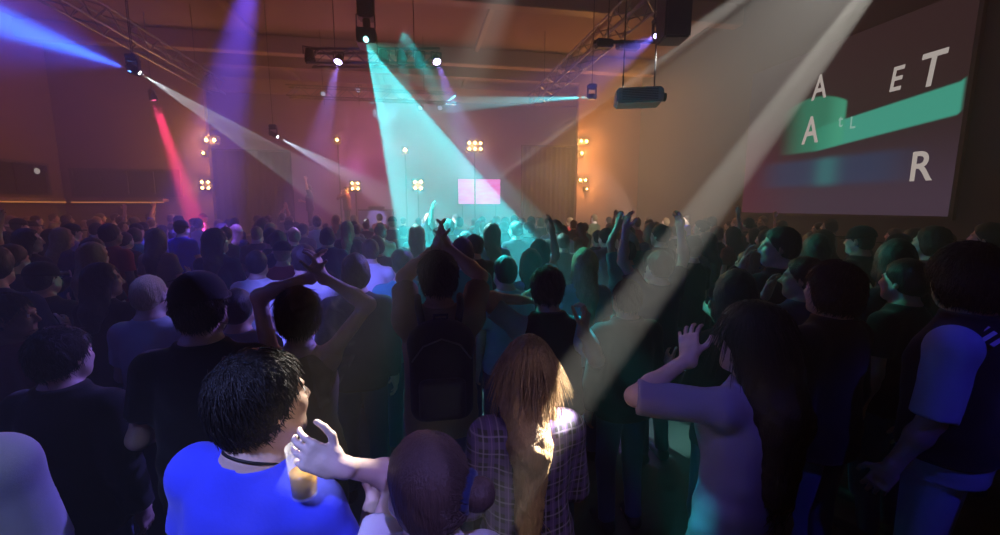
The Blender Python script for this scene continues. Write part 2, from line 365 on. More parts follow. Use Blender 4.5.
    # ---- trousers and shoes
    T_ = Fld((-.3, -.25, .0), (.3, .28, 1.06), .013 if fine else .019)
    pr = [(z - .95, cx, cy, a, b) for z, cx, cy, a, b in PROF[sex] if z < 1.05] + [(.06, 0, 0, .150, .108)]; T_.loft(pr, O, rz(0), .006, .02, .003)
    for sg in (-1, 1):
        H_, K_, A_ = legs[sg]; T_.cone(H_, K_, .095, .068, .03); flatcone(T_, K_, A_ + (0, 0, .01), .068, sp.get('flare', .056), .02, .004)
    V, Q = T_.mesh(); mesh_obj('trousers', V * s, Q, sp.get('trousers', CL['denim']), root)
    for sg in (-1, 1):
        A_ = legs[sg][2]; Z_ = Fld(A_ - (.08, .12, .1), A_ + (.08, .24, .08), .010 if fine else .014)
        Z_.cone(A_ + (0, -.02, -.035), A_ + (sg * .02, .15, -.042), .043, .036, .03); Z_.cone(A_ + (0, -.02, -.02), A_ + (0, -.005, .035), .042, .040, .03); Z_.cut((0, 0, 0.002), (0, 0, -1))
        V, Q = Z_.mesh(); mesh_obj('shoe', V * s, Q, SHOE, root)
    # ---- hair
    hr = sp.get('hair', {}); kind = hr.get('kind', 'short'); hm = hr.get('mat', HR[1]); th = hr.get('thick', .014)
    if kind != 'none':
        lo2 = HC - (.2, .26, .2); hi2 = HC + (.2, .2, .2)
        if kind == 'long': lo2[2] = min(lo2[2], hr.get('to', 1.25) - .06); lo2[1] -= .08
        Hf = Fld(lo2, hi2, .0075 if fine else .013)
        Hf.ell(hp(0, -.018, .036), (.074 + th, .094 + th, .086 + th), .03, RH); Hf.ell(hp(0, -.045, -.02), (.068 + th * .7, .064 + th * .8, .068), .03, RH)
        if kind in ('short', 'bun'):
            Hf.cut(hp(0, .048, .03), RH @ np.array([0, 1, -.62])); Hf.cut(hp(0, -.05, -.078), RH @ np.array([0, .35, -1]))
        if kind == 'mop':                                     # thick hair over ears and collar
            Hf.ell(hp(0, -.03, -.03), (.082 + th * .5, .082 + th, .085), .04, RH); Hf.cut(hp(0, .052, .02), RH @ np.array([0, 1, -.30]))
        if kind == 'bun':
            for sg in (-1, 1): pass
            bp = hp(*hr.get('at', (0, -.135, .0))); Hf.ell(bp, (.040, .036, .040), .02, RH)
        if kind == 'long':
            z1 = hr.get('to', 1.25); w0 = hr.get('w', .085)
            e = T(hr.get('dx', 0), -.135 if sex == 'f' else -.15, z1); m1 = hp(hr.get('dx', 0) * .2, -.062, -.10); m2 = T(hr.get('dx', 0) * .5, -.125, 1.40)
            Hf.cone(hp(0, -.035, 0), m1, .086 + th * .5, w0 * .92, .04); Hf.cone(m1, m2, w0 * .92, w0 * .8, .04); Hf.cone(m2, e, w0 * .8, w0 * .5, .04)
            for sg in (-1, 1): Hf.cone(hp(sg * .062, .008, .02), hp(sg * .075, -.012, -.10), .030, .030, .03); Hf.cone(hp(sg * .075, -.012, -.10), T(sg * .075, -.085, 1.40), .030, .018, .03)
            X, Y, Z = Hf.xyz((slice(None),) * 3); x, y, z = loc3(X - HC[0], Y - HC[1], Z - HC[2], RH)
            Hf.V = np.maximum(Hf.V, -np.maximum(np.maximum(-(y - .030 - .35 * z), z - .085 + 0 * y), np.abs(x) - .058 + 0 * z)).astype(np.float32)
        X, Y, Z = Hf.xyz((slice(None),) * 3); x, y, z = loc3(X - HC[0], Y - HC[1], Z - HC[2], RH); an = np.arctan2(x, -(y + .02))
        Hf.V = Hf.V + (hr.get('rough', .0035) * (np.sin(13 * an + 20 * z + 4 * np.sin(30 * z)) * .6 + np.sin(29 * an - 33 * z) * .4 + .5 * np.sin(60 * x + 40 * z))).astype(np.float32)
        V, Q = Hf.mesh(); ho = mesh_obj('hair', V * s, Q, hm, root)
        if fine:                                              # loose locks over the hair mass
            n_ = hr.get('n', 1800); ii = rng.choice(len(V), n_); p = V[ii]; out = p - hp(0, -.02, .02); out /= np.linalg.norm(out, axis=1)[:, None] + 1e-9
            down = np.array([0, -.1, -1.0])
            if kind == 'long': dv = np.tile(down, (n_, 1)) + rng.normal(0, .06, (n_, 3)) + np.stack([-(p[:, 0] - HC[0] - hr.get('dx', 0) * .6) * 2.2, np.zeros(n_), np.zeros(n_)], 1); fl_ = np.tile(np.array([0, 0, -.6]), (n_, 1)); ln = np.where(p[:, 2] > HC[2] - .1, rng.uniform(.10, .22, n_), rng.uniform(.08, .20, n_))
            elif kind == 'bun': dv = bp - p + rng.normal(0, .01, (n_, 3)); fl_ = np.zeros((n_, 3)); ln = np.minimum(np.linalg.norm(dv, axis=1) * .6, .042)
            else:
                cr = hp(0, -.06, .13); dv = (p - cr) + rng.normal(0, .03, (n_, 3)); fl_ = np.tile(np.array([0, 0, -.4]), (n_, 1)); ln = rng.uniform(.02, hr.get('lock', .05), n_)
            dv = dv - out * (np.einsum('ij,ij->i', dv, out) * .85)[:, None]; dv /= np.linalg.norm(dv, axis=1)[:, None] + 1e-9
            keep = np.einsum('ij,ij->i', out, np.tile(RH @ np.array([0, 1, -.5]), (n_, 1))) < .62; p, dv, ln, fl_ = p[keep], dv[keep], ln[keep], fl_[keep]
            so = strands(root, [hm], (p + out[keep] * (-.002 if kind == 'bun' else .001)) * s, dv, ln * s, fl_, .0019 * s, 5)
            so.name = 'hair_lock'
        if kind == 'bun':
            M = MB(); ax = nrm(bp - hp(0, -.02, .02)); q = np.cross(ax, (0, 0, 1)); q = nrm(q); r2 = np.cross(ax, q); cc = bp - ax * .026
            ring = [tuple((cc + (q * math.cos(a) + r2 * math.sin(a)) * (.037 + .003 * math.sin(9 * a))) * s) for a in np.linspace(0, 2 * PI, 37)]
            M.tube(ring, .013 * s, 8, False).build('hair_tie', sp.get('tie', CL['navy']), root, True)
    if sp.get('cap'):
        Cf = Fld(HC - (.14, .16, .1), HC + (.14, .26, .18), .0075 if fine else .012)
        Cf.ell(hp(0, -.016, .045), (.094, .114, .100), .02, RH); Cf.cut(hp(0, 0, .028), RH @ np.array([0, -.12, -1])); by = -1 if sp['cap'] == 'back' else 1
        Cf.add(lambda X, Y, Z: (lambda x, y, z: np.maximum(np.sqrt((x / .075) ** 2 + ((y - by * .09) / .10) ** 2) * .075 - .075, np.abs(z - .036 + 3.2 * x * x) - .005))(*loc3(X - HC[0], Y - HC[1], Z - HC[2], RH)), HC - .26, HC + .26, .01)
        V, Q = Cf.mesh(); mesh_obj('cap', V * s, Q, CL['black'], root)
    if sp.get('vest'):
        W_ = Fld(lo, hi, .0105 if fine else .017); pr = [(z - .95, cx, cy, a, b) for z, cx, cy, a, b in SHIRT[sex] if z > .9]; W_.loft(pr, O, RTm, .022, .02, .005)
        [W_.cone(T(0, -.02, 1.45), T(g * (sw - .03), -.012, 1.41), .060 * ff, .060 * ff, .04) for g in (-1, 1)]
        V, Q = W_.mesh(); mesh_obj('vest', V * s, Q, sp['vest'], root)
    info = dict(root=root, s=s, T=T, HC=HC, NB=NB, RH=RH, arms=arms, hp=hp, tips=tips, rot=rot, loc=np.asarray(loc, float))
    info['world'] = lambda p: np.asarray(loc, float) + rz(math.degrees(rot)) @ (np.asarray(p, float) * s)
    return info
SCREEN_E = .85; HAZE = .038; EXPOSURE = 0.0
E_WL, E_PS, E_CY, E_V, E_V2, E_R = 18000, 9000, 60000, 3000, 3000, 60000
E_TEAL, E_TEAL2, E_TEALR, E_BW, E_BLU, E_VI = 17000, 1500, 500, 9000, 45000, 18000; E_BW2, E_BW3 = 18000, 15000
TAU_T = -.8; AMB_W, AMB_R = .7, 1.35
WASHES = [((-8.5, 11, 6.6), (1, .16, .22), 48, (2.5, (-10, 14, 2))), ((-1, 18, 6.0), (1, .22, .55), 120, (4, (-1, 17, 1))), ((-1, 12, 3.2), (1, .30, .38), 50, (3, (-1, 12, 7))), ((6.5, 14.0, 6.5), (1, .38, .08), 100, (2, (6.5, 14, 0)))]
POINTS = [((-2.5, 18.5, 3.5), (1, .22, .8), 150, .3), ((2, 18.5, 3.5), (1, .25, .6), 100, .3)]
# lamps over the floor: place, aim, colour, watts, half angle, blend
SPOTS = [((-2.2, 11.5, 5.6), hit(377, 216, 1, 16.2), (.55, .45, 1), 2500, 3.5, .6),   # violet on the mixing table
  ((-5.7, 7, 5.3), (-3.0, 5.5, 1.5), (.12, .10, 1), 120, 26, .8),          # blue wash from the left truss
  ((-3.6, -1.4, 6.8), P(310, 278, 3.3), (.15, .15, 1), 7000, 6, .7),             # blue on the white backs
  ((-1.6, -1.6, 5.2), P(228, 545, .97), (.30, .36, 1), 1500, 4.4, .5),            # on the man in blue
  ((-1.0, -2.0, 5.0), P(8, 465, .95), (.40, .48, 1), 230, 5, .6),                # on the white sleeve
  ((.6, -2.2, 5.2), P(425, 475, .87), (.32, .26, 1), 950, 2.6, .6),             # on the bun
  ((1.4, -2.2, 5.4), P(535, 470, 1.33), (.75, .58, .85), 420, 3.4, .6),             # on the plaid shirt
  ((-.5, -1.0, 5.2), P(690, 400, 1.45), (.30, .20, 1), 150, 4, .6),              # on the girl in lilac
  ((2.4, -1.6, 5.2), P(965, 400, 1.6), (.04, .04, 1), 260, 4.5, .6),             # on the right edge
  ((1.5, 5.0, 5.5), P(316, 434, .96), (1, .93, .82), 9000, 1.35, .5),             # white on the raised hand and cheek
  ((-.2, 7.6, 4.8), P(548, 285, 2.7), (.03, .88, .92), 7000, 2.6, .7),             # teal on the dancers
  ((-.2, 7.6, 4.8), P(412, 295, 2.7), (.03, .88, .92), 4000, 2.2, .7),           # teal left of the backpack
  (P(692, 492, -2.6) + np.array([0, 0, 1.2]), P(686, 500, 1.34), (.03, .9, .85), 2600, .75, .6)]          # teal on the lilac hem
# ------------------------------------------------------------------ the hall
LX, RX, BY, NY, CZ = -11.0, 8.5, 16.0, -3.0, 7.2
def struct(name, mb, m): return tag(mb.build(name, m), kind='structure')
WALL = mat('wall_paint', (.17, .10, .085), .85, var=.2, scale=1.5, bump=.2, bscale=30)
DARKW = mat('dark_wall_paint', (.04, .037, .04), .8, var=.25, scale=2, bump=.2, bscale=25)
CEIL = mat('ceiling_board', (.20, .125, .11), .75, var=.25, scale=.8, bump=.15, bscale=20)
BEAM = mat('ceiling_beam', (.26, .17, .13), .55, var=.2, scale=2)
FLOOR = mat('floor_boards', (.05, .04, .035), .45, var=.4, scale=3, stretch=(1, 9, 1), bump=.15)
DRAPE = mat('black_drape', (.02, .017, .028), .95, var=.3, scale=6, stretch=(5, 5, .3))
struct('floor', MB().box((-1.25, 9, -.1), (19.9, 24.4, .2)), FLOOR)
cl = MB().box((-1.25, 9, CZ + .1), (19.9, 24.4, .2))
struct('ceiling', cl, CEIL)
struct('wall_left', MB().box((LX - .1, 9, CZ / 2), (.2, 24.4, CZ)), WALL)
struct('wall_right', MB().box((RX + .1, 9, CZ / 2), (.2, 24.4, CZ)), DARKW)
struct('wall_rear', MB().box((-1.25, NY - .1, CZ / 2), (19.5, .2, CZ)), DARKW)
sx0, sx1 = hit(211, 180, 1, BY)[0], hit(577, 180, 1, BY)[0]
wb = MB().box(((LX + sx0) / 2, BY + .1, CZ / 2), (sx0 - LX, .2, CZ)).box(((RX + sx1) / 2, BY + .1, CZ / 2), (RX - sx1, .2, CZ)).box(((sx0 + sx1) / 2, BY + .1, CZ - .35), (sx1 - sx0, .2, .7))
struct('wall_front', wb, WALL)
struct('wall_back', MB().box((-1.25, 21.1, CZ / 2), (19.5, .2, CZ)), mat('stage_back_paint', (.16, .10, .12), .9, var=.2, scale=1))
for i, (y, z, h) in enumerate(((6.2, 6.95, .5), (10.9, 6.95, .5), (15.2, 6.9, .5), (19.0, 6.6, .5))):
    struct('trim_%d' % (i + 1), MB().rbox(((LX + RX) / 2, y, z), (RX - LX, .35, h), .02), BEAM)
for i, x in enumerate((-8.2, -4.8, -1.4, 2.0, 5.4)):
    struct('trim_%d' % (i + 5), MB().rbox((x, 9, 7.12), (.14, 23.8, .16), .02), BEAM)
st = struct('floor_stage', MB().box(((sx0 + sx1) / 2, 18.3, .5), (sx1 - sx0 - .1, 5.4, 1.0)), DARKW)
# bar wall on the left: shelf with a warm strip under it, dark hatches above
def ledge(name, a, b, z, depth, nrm_, label, cat):
    a = np.array([*a, z]); b = np.array([*b, z]); c = (a + b) / 2; L = np.linalg.norm(b - a); ang = math.atan2(b[1] - a[1], b[0] - a[0]); M = Matrix.Rotation(ang, 3, 'Z'); n = np.array([*nrm_, 0])
    r = empty(name, c, 0, label, cat)
    MB().rbox(n * depth / 2, (L, depth, .10), .012, M).build('shelf', BEAM, r)
    MB().box(n * (depth - .03) + np.array([0, 0, -.07]), (L, .05, .035), M).build('light_strip', emis('warm_strip', (1, .33, .08), .7), r)
    return r
ledge('wall_ledge', (LX, 10.0), (LX, 15.55), 2.17, .35, (1, 0), 'long shelf with warm light strip along the left side wall', 'ledge')
ledge('wall_ledge', (LX + .4, BY), (sx0 - 1.3, BY), 2.17, .35, (0, -1), 'long shelf with warm light strip beneath the red spotlight', 'ledge')
def hatch(c, L, H, axis, label):
    r = empty('serving_hatch', c, 0, label, 'hatch'); M = Matrix.Rotation(PI / 2 if axis == 'y' else 0, 3, 'Z'); n = np.array([1, 0, 0]) if axis == 'y' else np.array([0, -1, 0])
    MB().box(n * .02, (L, .03, H), M).build('panel', mat('hatch_dark', (.012, .010, .012), .35), r)
    f = MB(); t = np.array([0, 1, 0]) if axis == 'y' else np.array([1, 0, 0])
    for sg in (-1, 1): f.rbox(n * .05 + np.array([0, 0, sg * H / 2]), (L + .1, .1, .08), .01, M).rbox(n * .05 + t * sg * L / 2, (.08, .1, H), .01, M)
    for k in (-.25, 0, .25): f.rbox(n * .045 + t * k * L, (.05, .06, H), .008, M)
    f.build('frame', DARKW, r); return r
hatch((LX, 13.3, 2.78), 4.2, .85, 'y', 'wide dark hatch with frame in the left side wall')
hatch(((LX + sx0) / 2 - .3, BY, 2.72), 3.0, .8, 'x', 'dark hatch in the front wall left of stage')
bl = empty('bulkhead_lamp', tuple(hit(35, 171, 0, LX + .036)), 0, 'small oval wall lamp glowing in the dark hatch at far left', 'lamp')
MB().lathe([(.12, 0), (.12, .03), (.10, .04)], 16, Matrix.Rotation(PI / 2, 3, 'Y')).build('base', PLB, bl)
MB().lathe([(.09, .03), (.08, .07), (.04, .10), (0, .11)], 16, Matrix.Rotation(PI / 2, 3, 'Y')).build('lamp_shade', emis('bulkhead_glow', (.9, .8, .75), .5), bl, True)
# stage flats and furniture
def flat(u0, u1, z1, y, label):
    x0, x1 = hit(u0, 190, 1, y)[0], hit(u1, 190, 1, y)[0]; r = empty('stage_flat', ((x0 + x1) / 2, y, 1.0), 0, label, 'stage flat'); H = z1 - 1.0; W = x1 - x0
    n = 40; V = [((i / n - .5) * W, .035 * math.sin(i * 1.7) + .02 * math.sin(i * .9), z) for z in (0.02, H - .06) for i in range(n + 1)]
    V += [(a, b + .05, c) for a, b, c in V]; m_ = 2 * (n + 1); Fs = []
    for i in range(n):
        a, b, c, d = i, i + 1, n + 2 + i, n + 1 + i; Fs += [(a, b, c, d), (a + m_, d + m_, c + m_, b + m_), (d, c, c + m_, d + m_), (a, a + m_, b + m_, b)]
    mesh_obj('drape', V, Fs, DRAPE, r)
    f = MB().tube([(-W / 2, 0, H - .03), (W / 2, 0, H - .03)], .03)
    for sg in (-1, 1): f.tube([(sg * W / 2, .08, 0.01), (sg * W / 2, .08, H)], .03).box((sg * W / 2, .1, .02), (.3, .6, .03))
    f.build('frame', BLK, r); return r
flat(214, 292, 3.95, 16.8, 'black draped flat on the left side of stage'); flat(522, 574, 4.35, 16.8, 'black draped flat on the right side of stage')
q = hit(377, 217, 1, 16.6)
t = empty('mixing_table', (q[0], q[1], 1.0), 0, 'small mixing table with pale lilac front cloth on stage', 'table')
MB().rbox((0, 0, .84), (1.25, .7, .05), .01).build('table_top', BLK, t); MB().box((0, -.34, .42), (1.2, .02, .80)).build('front_cloth', CL['lilac'], t)
for sx in (-1, 1):
    for sy in (-1, 1): MB().tube([(sx * .56, sy * .28, 0), (sx * .56, sy * .28, .82)], .025).build('leg', BLK, t)
mx_ = empty('mixing_desk', (q[0], q[1], 1.867), 0, 'black mixing desk on top of the lilac fronted table', 'mixer')
m1 = MB().rbox((0, 0, .05), (.55, .4, .10), .015); m1.build('case', PLB, mx_)
for k in range(8): MB().tube([(-.21 + .06 * k, .05, .10), (-.21 + .06 * k, .05, .125)], .012).build('knob', ALU, mx_)
# pink led wall
a, b = hit(458, 179, 1, 19.2), hit(500, 204, 1, 19.2); W, H = b[0] - a[0], a[2] - b[2]
ls = empty('led_screen', ((a[0] + b[0]) / 2, 19.2, 1.0), 0, 'glowing pink panel screen at back of the stage', 'screen'); zc = (a[2] + b[2]) / 2 - 1
m = bpy.data.materials.new('pink_led'); m.use_nodes = True; n, l = nt(m); n.remove(n['Principled BSDF']); em = n.new('ShaderNodeEmission')
tc = n.new('ShaderNodeTexCoord'); mp = n.new('ShaderNodeMapping'); mp.inputs['Scale'].default_value = (1.2, 1, 5); nz = n.new('ShaderNodeTexNoise'); nz.inputs['Scale'].default_value = 1.6
rp = n.new('ShaderNodeValToRGB'); rp.color_ramp.elements[0].position = .35; rp.color_ramp.elements[0].color = (.75, .04, .48, 1); rp.color_ramp.elements[1].position = .65; rp.color_ramp.elements[1].color = (1, .20, .70, 1)
l.new(tc.outputs['Object'], mp.inputs[0]); l.new(mp.outputs[0], nz.inputs['Vector']); l.new(nz.outputs['Fac'], rp.inputs[0]); l.new(rp.outputs[0], em.inputs[0]); em.inputs[1].default_value = 1.5; l.new(em.outputs[0], n['Material Output'].inputs[0])
MB().box((0, -.06, zc), (W, .02, H)).build('panel', m, ls); MB().rbox((0, 0, zc), (W + .12, .09, H + .12), .015).build('housing', PLB, ls)
for sg in (-1, 1): MB().tube([(sg * W * .4, 0.02, 0), (sg * W * .4, 0.02, zc - H / 2)], .03).build('leg', BLK, ls)

# ------------------------------------------------------------------ projection screen on the right wall
SX = RX - .10
bl_, br_, tr_, tl_ = (hit(u, v, 0, SX) for u, v in ((738, 213), (948, 215), (982, -14), (757, 72)))
y0, y1 = (br_[1] + tr_[1]) / 2, (bl_[1] + tl_[1]) / 2; z0, z1 = (bl_[2] + br_[2]) / 2, (tl_[2] + tr_[2]) / 2
pj = empty('projection_screen', (SX, (y0 + y1) / 2, z0), 0, 'large white projection screen with letters and teal ribbon on right wall', 'projection screen')
Wd, Hd = y1 - y0, z1 - z0
def s2(u, v):                                                 # photo pixel -> across / up on the screen, both 0..1
    p = hit(u, v, 0, SX); return (y1 - p[1]) / Wd, (p[2] - z0) / Hd
NX_, NZ_ = 220, 170
gu, gv = np.meshgrid(np.linspace(0, 1, NX_), np.linspace(0, 1, NZ_), indexing='ij')
def sstep(a, b, x): t = np.clip((x - a) / (b - a), 0, 1); return t * t * (3 - 2 * t)
colr = np.zeros((NX_, NZ_, 3))
base_t, base_b, base_l = np.array([.040, .020, .022]), np.array([.075, .045, .075]), np.array([.12, .018, .040])
colr += base_t + (base_b - base_t) * sstep(.55, .05, gv)[..., None]
lf = sstep(.45, 0, gu) * sstep(.75, .35, gv); colr += (base_l - colr) * (lf * .8)[..., None]
def blend(mask, c): global colr; colr = colr + (np.array(c) - colr) * np.clip(mask, 0, 1)[..., None]
r_t, r_b, r_lt, r_lb = s2(961, 80), s2(957, 116), s2(848, 117), s2(812, 153)
up_ = np.interp(gu, [r_lb[0], r_lt[0], r_t[0], 1], [s2(815, 128)[1], r_lt[1], r_t[1], r_t[1] + .02]); dn_ = np.interp(gu, [r_lb[0], r_b[0], 1], [r_lb[1], r_b[1], r_b[1] + .02])
m1 = sstep(0, .012, up_ - gv) * sstep(0, .012, gv - dn_) * sstep(r_lb[0] - .02, r_lb[0] + .05, gu) * sstep(1, .985, gu)
blend(m1 * .95, (.07, .48, .34))
c0, c1 = s2(786, 105), s2(845, 118)                          # the curl at the left end of the ribbon
ct = s2(800, 100)[1] + 0 * gu - .05 * ((gu - s2(812, 100)[0]) / .15) ** 2; cb = s2(800, 134)[1] + .02 * (gu - c0[0])
m2 = sstep(0, .015, ct - gv) * sstep(0, .02, gv - np.minimum(cb, dn_)) * sstep(c0[0] - .04, c0[0] + .16, gu) * sstep(c1[0] + .01, c1[0] - .01, gu)
blend(m2 * .75, (.04, .34, .20)); blend(m2 * sstep(s2(822, 120)[0], s2(843, 120)[0], gu) * .5, (.10, .60, .36))
b0, b1 = s2(800, 162)[1], s2(800, 186)[1]
m3 = sstep(b1 - .03, b1 + .03, gv) * sstep(b0 + .03, b0 - .02, gv) * sstep(.05, .3, gu) * sstep(.95, .7, gu)
blend(m3 * .65, (.035, .07, .16)); blend(m3 * np.exp(-((gu - s2(826, 170)[0]) / .06) ** 2) * .7, (.05, .26, .26))
V = np.stack([np.zeros_like(gu), y1 - gu * Wd - (y0 + y1) / 2, gv * Hd], -1).reshape(-1, 3); ii = np.arange(NX_ * NZ_).reshape(NX_, NZ_)
Q = np.stack([ii[:-1, :-1], ii[1:, :-1], ii[1:, 1:], ii[:-1, 1:]], -1).reshape(-1, 4)
m = bpy.data.materials.new('projected_picture'); m.use_nodes = True; n, l = nt(m); n.remove(n['Principled BSDF']); em = n.new('ShaderNodeEmission'); at = n.new('ShaderNodeVertexColor'); at.layer_name = 'picture'
l.new(at.outputs[0], em.inputs[0]); em.inputs[1].default_value = SCREEN_E; l.new(em.outputs[0], n['Material Output'].inputs[0])
so = mesh_obj('screen_surface', V, Q.astype(np.int32), m, pj, False)
ca = so.data.color_attributes.new('picture', 'FLOAT_COLOR', 'POINT'); ca.data.foreach_set('color', np.concatenate([colr.reshape(-1, 3), np.ones((NX_ * NZ_, 1))], 1).astype(np.float32).ravel())
fr = MB()
for yy in (-Wd / 2 - .03, Wd / 2 + .03): fr.box((.04, yy, Hd / 2), (.07, .06, Hd + .12))
for zz in (-.03, Hd + .03): fr.box((.04, 0, zz), (.07, Wd + .12, .06))
fr.build('frame', PLB, pj)
LET = emis('letter_light', (.62, .55, .50), .95 * SCREEN_E)
def letter(ch, u, v, hpx, slant=0, m_=LET, wsc=1.0):
    p = hit(u, v, 0, SX); d = (p - C0) @ FW; hh = hpx / F * d
    cu = bpy.data.curves.new('t', 'FONT'); cu.body = ch; cu.size = hh / .73; cu.align_x = 'CENTER'; cu.offset = .02 * hh; cu.shear = slant
    to = bpy.data.objects.new('t', cu); COL.objects.link(to); bpy.context.view_layer.update()
    me = bpy.data.meshes.new_from_object(to.evaluated_get(bpy.context.evaluated_depsgraph_get())); bpy.data.objects.remove(to)
    me.transform(Matrix(((0, 0, -1, 0), (-wsc, 0, 0, 0), (0, 1, 0, 0), (0, 0, 0, 1)))); me.materials.clear(); me.materials.append(m_)
    o = bpy.data.objects.new('letter', me); COL.objects.link(o); o.parent = pj
    o.location = (-.006, p[1] - (y0 + y1) / 2, p[2] - z0 - hh / 2); return o
letter('A', 820, 86, 24, .0, wsc=.72); letter('E', 896, 78, 24, .12, wsc=.75); letter('T', 931, 68, 34, .10, wsc=.8); letter('A', 811, 129, 27, .0, wsc=.72); letter('R', 921, 165, 30, .0, wsc=.85)
FNT = emis('letter_faint', (.30, .62, .50), SCREEN_E)
letter('L', 853, 122, 12, .0, FNT, .8); letter('t', 841, 120, 13, .0, FNT, .8)
# faint trim rails on the dark wall past the screen
for i, zz in enumerate((2.9, 3.3)): struct('trim_%d' % (i + 10), MB().rbox((RX - .03, 2.2, zz), (.05, 5.0, .05), .01), mat('dark_rail', (.08, .07, .08), .5))
# ------------------------------------------------------------------ trusses and lamps
def truss(a, b, w, label, hang=True):
    a, b = np.array(a, float), np.array(b, float); c = (a + b) / 2; r = empty('lighting_truss', c, 0, label, 'truss'); u = nrm(b - a); s1 = nrm(np.cross(u, (0, 0, 1))); s2_ = np.cross(s1, u); L = np.linalg.norm(b - a)
    cs = [(i, j) for i in (-1, 1) for j in (-1, 1)]; pt = lambda t, i, j: (a - c) + u * t + (s1 * i + s2_ * j) * w / 2
    for i, j in cs: MB().tube([pt(0, i, j), pt(L, i, j)], .024).build('chord', ALU, r, True)
    la = MB(); n = max(2, int(L / (w * 1.1)))
    for k in range(n):
        t0, t1 = L * k / n, L * (k + 1) / n
        for (p, q_) in (((-1, -1), (-1, 1)), ((1, -1), (1, 1)), ((-1, -1), (1, -1)), ((-1, 1), (1, 1))):
            if k % 2: p, q_ = q_, p
            la.tube([pt(t0, *p), pt(t1, *q_)], .012, 6, False)
    la.build('lattice', ALU, r)
    for k in ((.2, .8) if L < 6 else (.1, .5, .9)):
        p0 = pt(L * k, 0, 1); MB().tube([p0, (p0[0], p0[1], CZ - c[2])], .009, 6).build('hanger', BLK, r)
    return r
def can(name, p, d, R, L, label, cat, lens, hang=None, group=None, hangto=None):    # parabolic lamp: can, yoke, clamp, lens
    r = empty(name, p, 0, label, cat, group); M = aim(d)
    MB().lathe([(R * .55, -L), (R * .75, -L * .85), (R * .95, -L * .4), (R, 0), (R, .02), (R * .93, .02), (R * .9, -.03), (0, -.04)], 20, M).build('housing', BLK, r, True)
    MB().lathe([(R * .9, -.025), (R * .6, .0), (0, .012)], 20, M).build('lens', lens, r, True)
    sd = nrm(np.cross(d, (0, 0, 1))); mid = -nrm(d) * L * .45
    y = MB().tube([mid + sd * R * 1.08, mid + sd * R * 1.15 + np.array([0, 0, R * 1.5]), mid - sd * R * 1.15 + np.array([0, 0, R * 1.5]), mid - sd * R * 1.08], .014, 6); y.build('yoke', BLK, r)
    if hangto: MB().tube([mid + np.array([0, 0, R * 1.5]), mid + np.array([0, 0, hangto - p[2]])], .012, 6).build('hanger', BLK, r)
    return r
def light(kind, p, col, W, rad=.05, target=None, half=None, blend=.15, prof=None, axis=None, fall=None, size=None, falloff_smooth=0):
    ld = bpy.data.lights.new('lamp_light', kind); o = bpy.data.objects.new('lamp_light', ld); COL.objects.link(o); o.location = [float(c) for c in p]; ld.color = col; ld.energy = W
    if kind == 'AREA': ld.size = size or 1; ld.shape = 'DISK'
    else: ld.shadow_soft_size = rad
    if target is not None:
        ax = nrm(np.asarray(target, float) - np.asarray(p, float)); o.rotation_euler = Vector(ax).to_track_quat('-Z', 'Y').to_euler()
    if kind == 'SPOT': ld.spot_size = 2 * half; ld.spot_blend = blend
    if prof or fall:
        ld.use_nodes = True; n, l = ld.node_tree.nodes, ld.node_tree.links; em = n['Emission']; src = None
        if prof:                                              # gobo: brightness by angle from the beam's axis
            ge = n.new('ShaderNodeNewGeometry'); dt = n.new('ShaderNodeVectorMath'); dt.operation = 'DOT_PRODUCT'; dt.inputs[1].default_value = tuple(map(float, ax)); l.new(ge.outputs['Incoming'], dt.inputs[0])
            ab = n.new('ShaderNodeMath'); ab.operation = 'ABSOLUTE'; l.new(dt.outputs['Value'], ab.inputs[0]); ac = n.new('ShaderNodeMath'); ac.operation = 'ARCCOSINE'; l.new(ab.outputs[0], ac.inputs[0])
            dv = n.new('ShaderNodeMath'); dv.operation = 'DIVIDE'; dv.inputs[1].default_value = half; l.new(ac.outputs[0], dv.inputs[0])
            rp = n.new('ShaderNodeValToRGB'); l.new(dv.outputs[0], rp.inputs[0]); e = rp.color_ramp.elements
            while len(e) < len(prof): e.new(.5)
            for k, (t, v) in enumerate(prof): e[k].position = t; e[k].color = (v, v, v, 1)
            src = rp.outputs['Color']
        if fall:
            fo = n.new('ShaderNodeLightFalloff'); fo.inputs['Strength'].default_value = 1.0; mu = n.new('ShaderNodeMath'); mu.operation = 'MULTIPLY'; mu.inputs[1].default_value = 1.0
            l.new(fo.outputs[fall], mu.inputs[0])
            if src is not None: l.new(src, mu.inputs[1])
            src = mu.outputs[0]
        l.new(src, em.inputs['Strength'])
    return o
D3 = math.radians
def cone_edges(S, e1, e2, tau=None, through=None):            # axis and half angle of a beam from S whose outline follows two lines in the picture
    n1 = nrm(np.cross(ray(*e1[0]), ray(*e1[1]))); n2 = nrm(np.cross(ray(*e2[0]), ray(*e2[1]))); m1 = ray((e1[1][0] + e2[1][0]) / 2, (e1[1][1] + e2[1][1]) / 2)
    n1 *= np.sign(n1 @ m1); n2 *= np.sign(n2 @ m1); m = nrm(n1 + n2); r = nrm(S - C0)
    def mk(t):
        a = math.cos(t) * m + math.sin(t) * r; return a, math.asin(min(.95, float(a @ n1)))
    if through is not None:
        g0 = nrm(np.asarray(through) - S); best = max(np.linspace(-1.5, 1.5, 601), key=lambda t: float(nrm(mk(t)[0] - (mk(t)[0] @ n1) * n1) @ g0)); tau = best
    return mk(tau)
LTX, RTX, TZ = -5.75, 3.85, 5.45
truss((LTX, 2.0, TZ), (LTX, 14.6, TZ), .36, 'long truss running from the left foreground to stage')
truss((RTX, 2.0, TZ), (RTX, 14.6, TZ), .36, 'long truss running from the right foreground to stage')
ca_, cb_ = P(303, 50, 8.0) + np.array([0, .45, 0]), P(442, 50, 8.0) + np.array([0, .45, 0]); ctz = (ca_[2] + cb_[2]) / 2
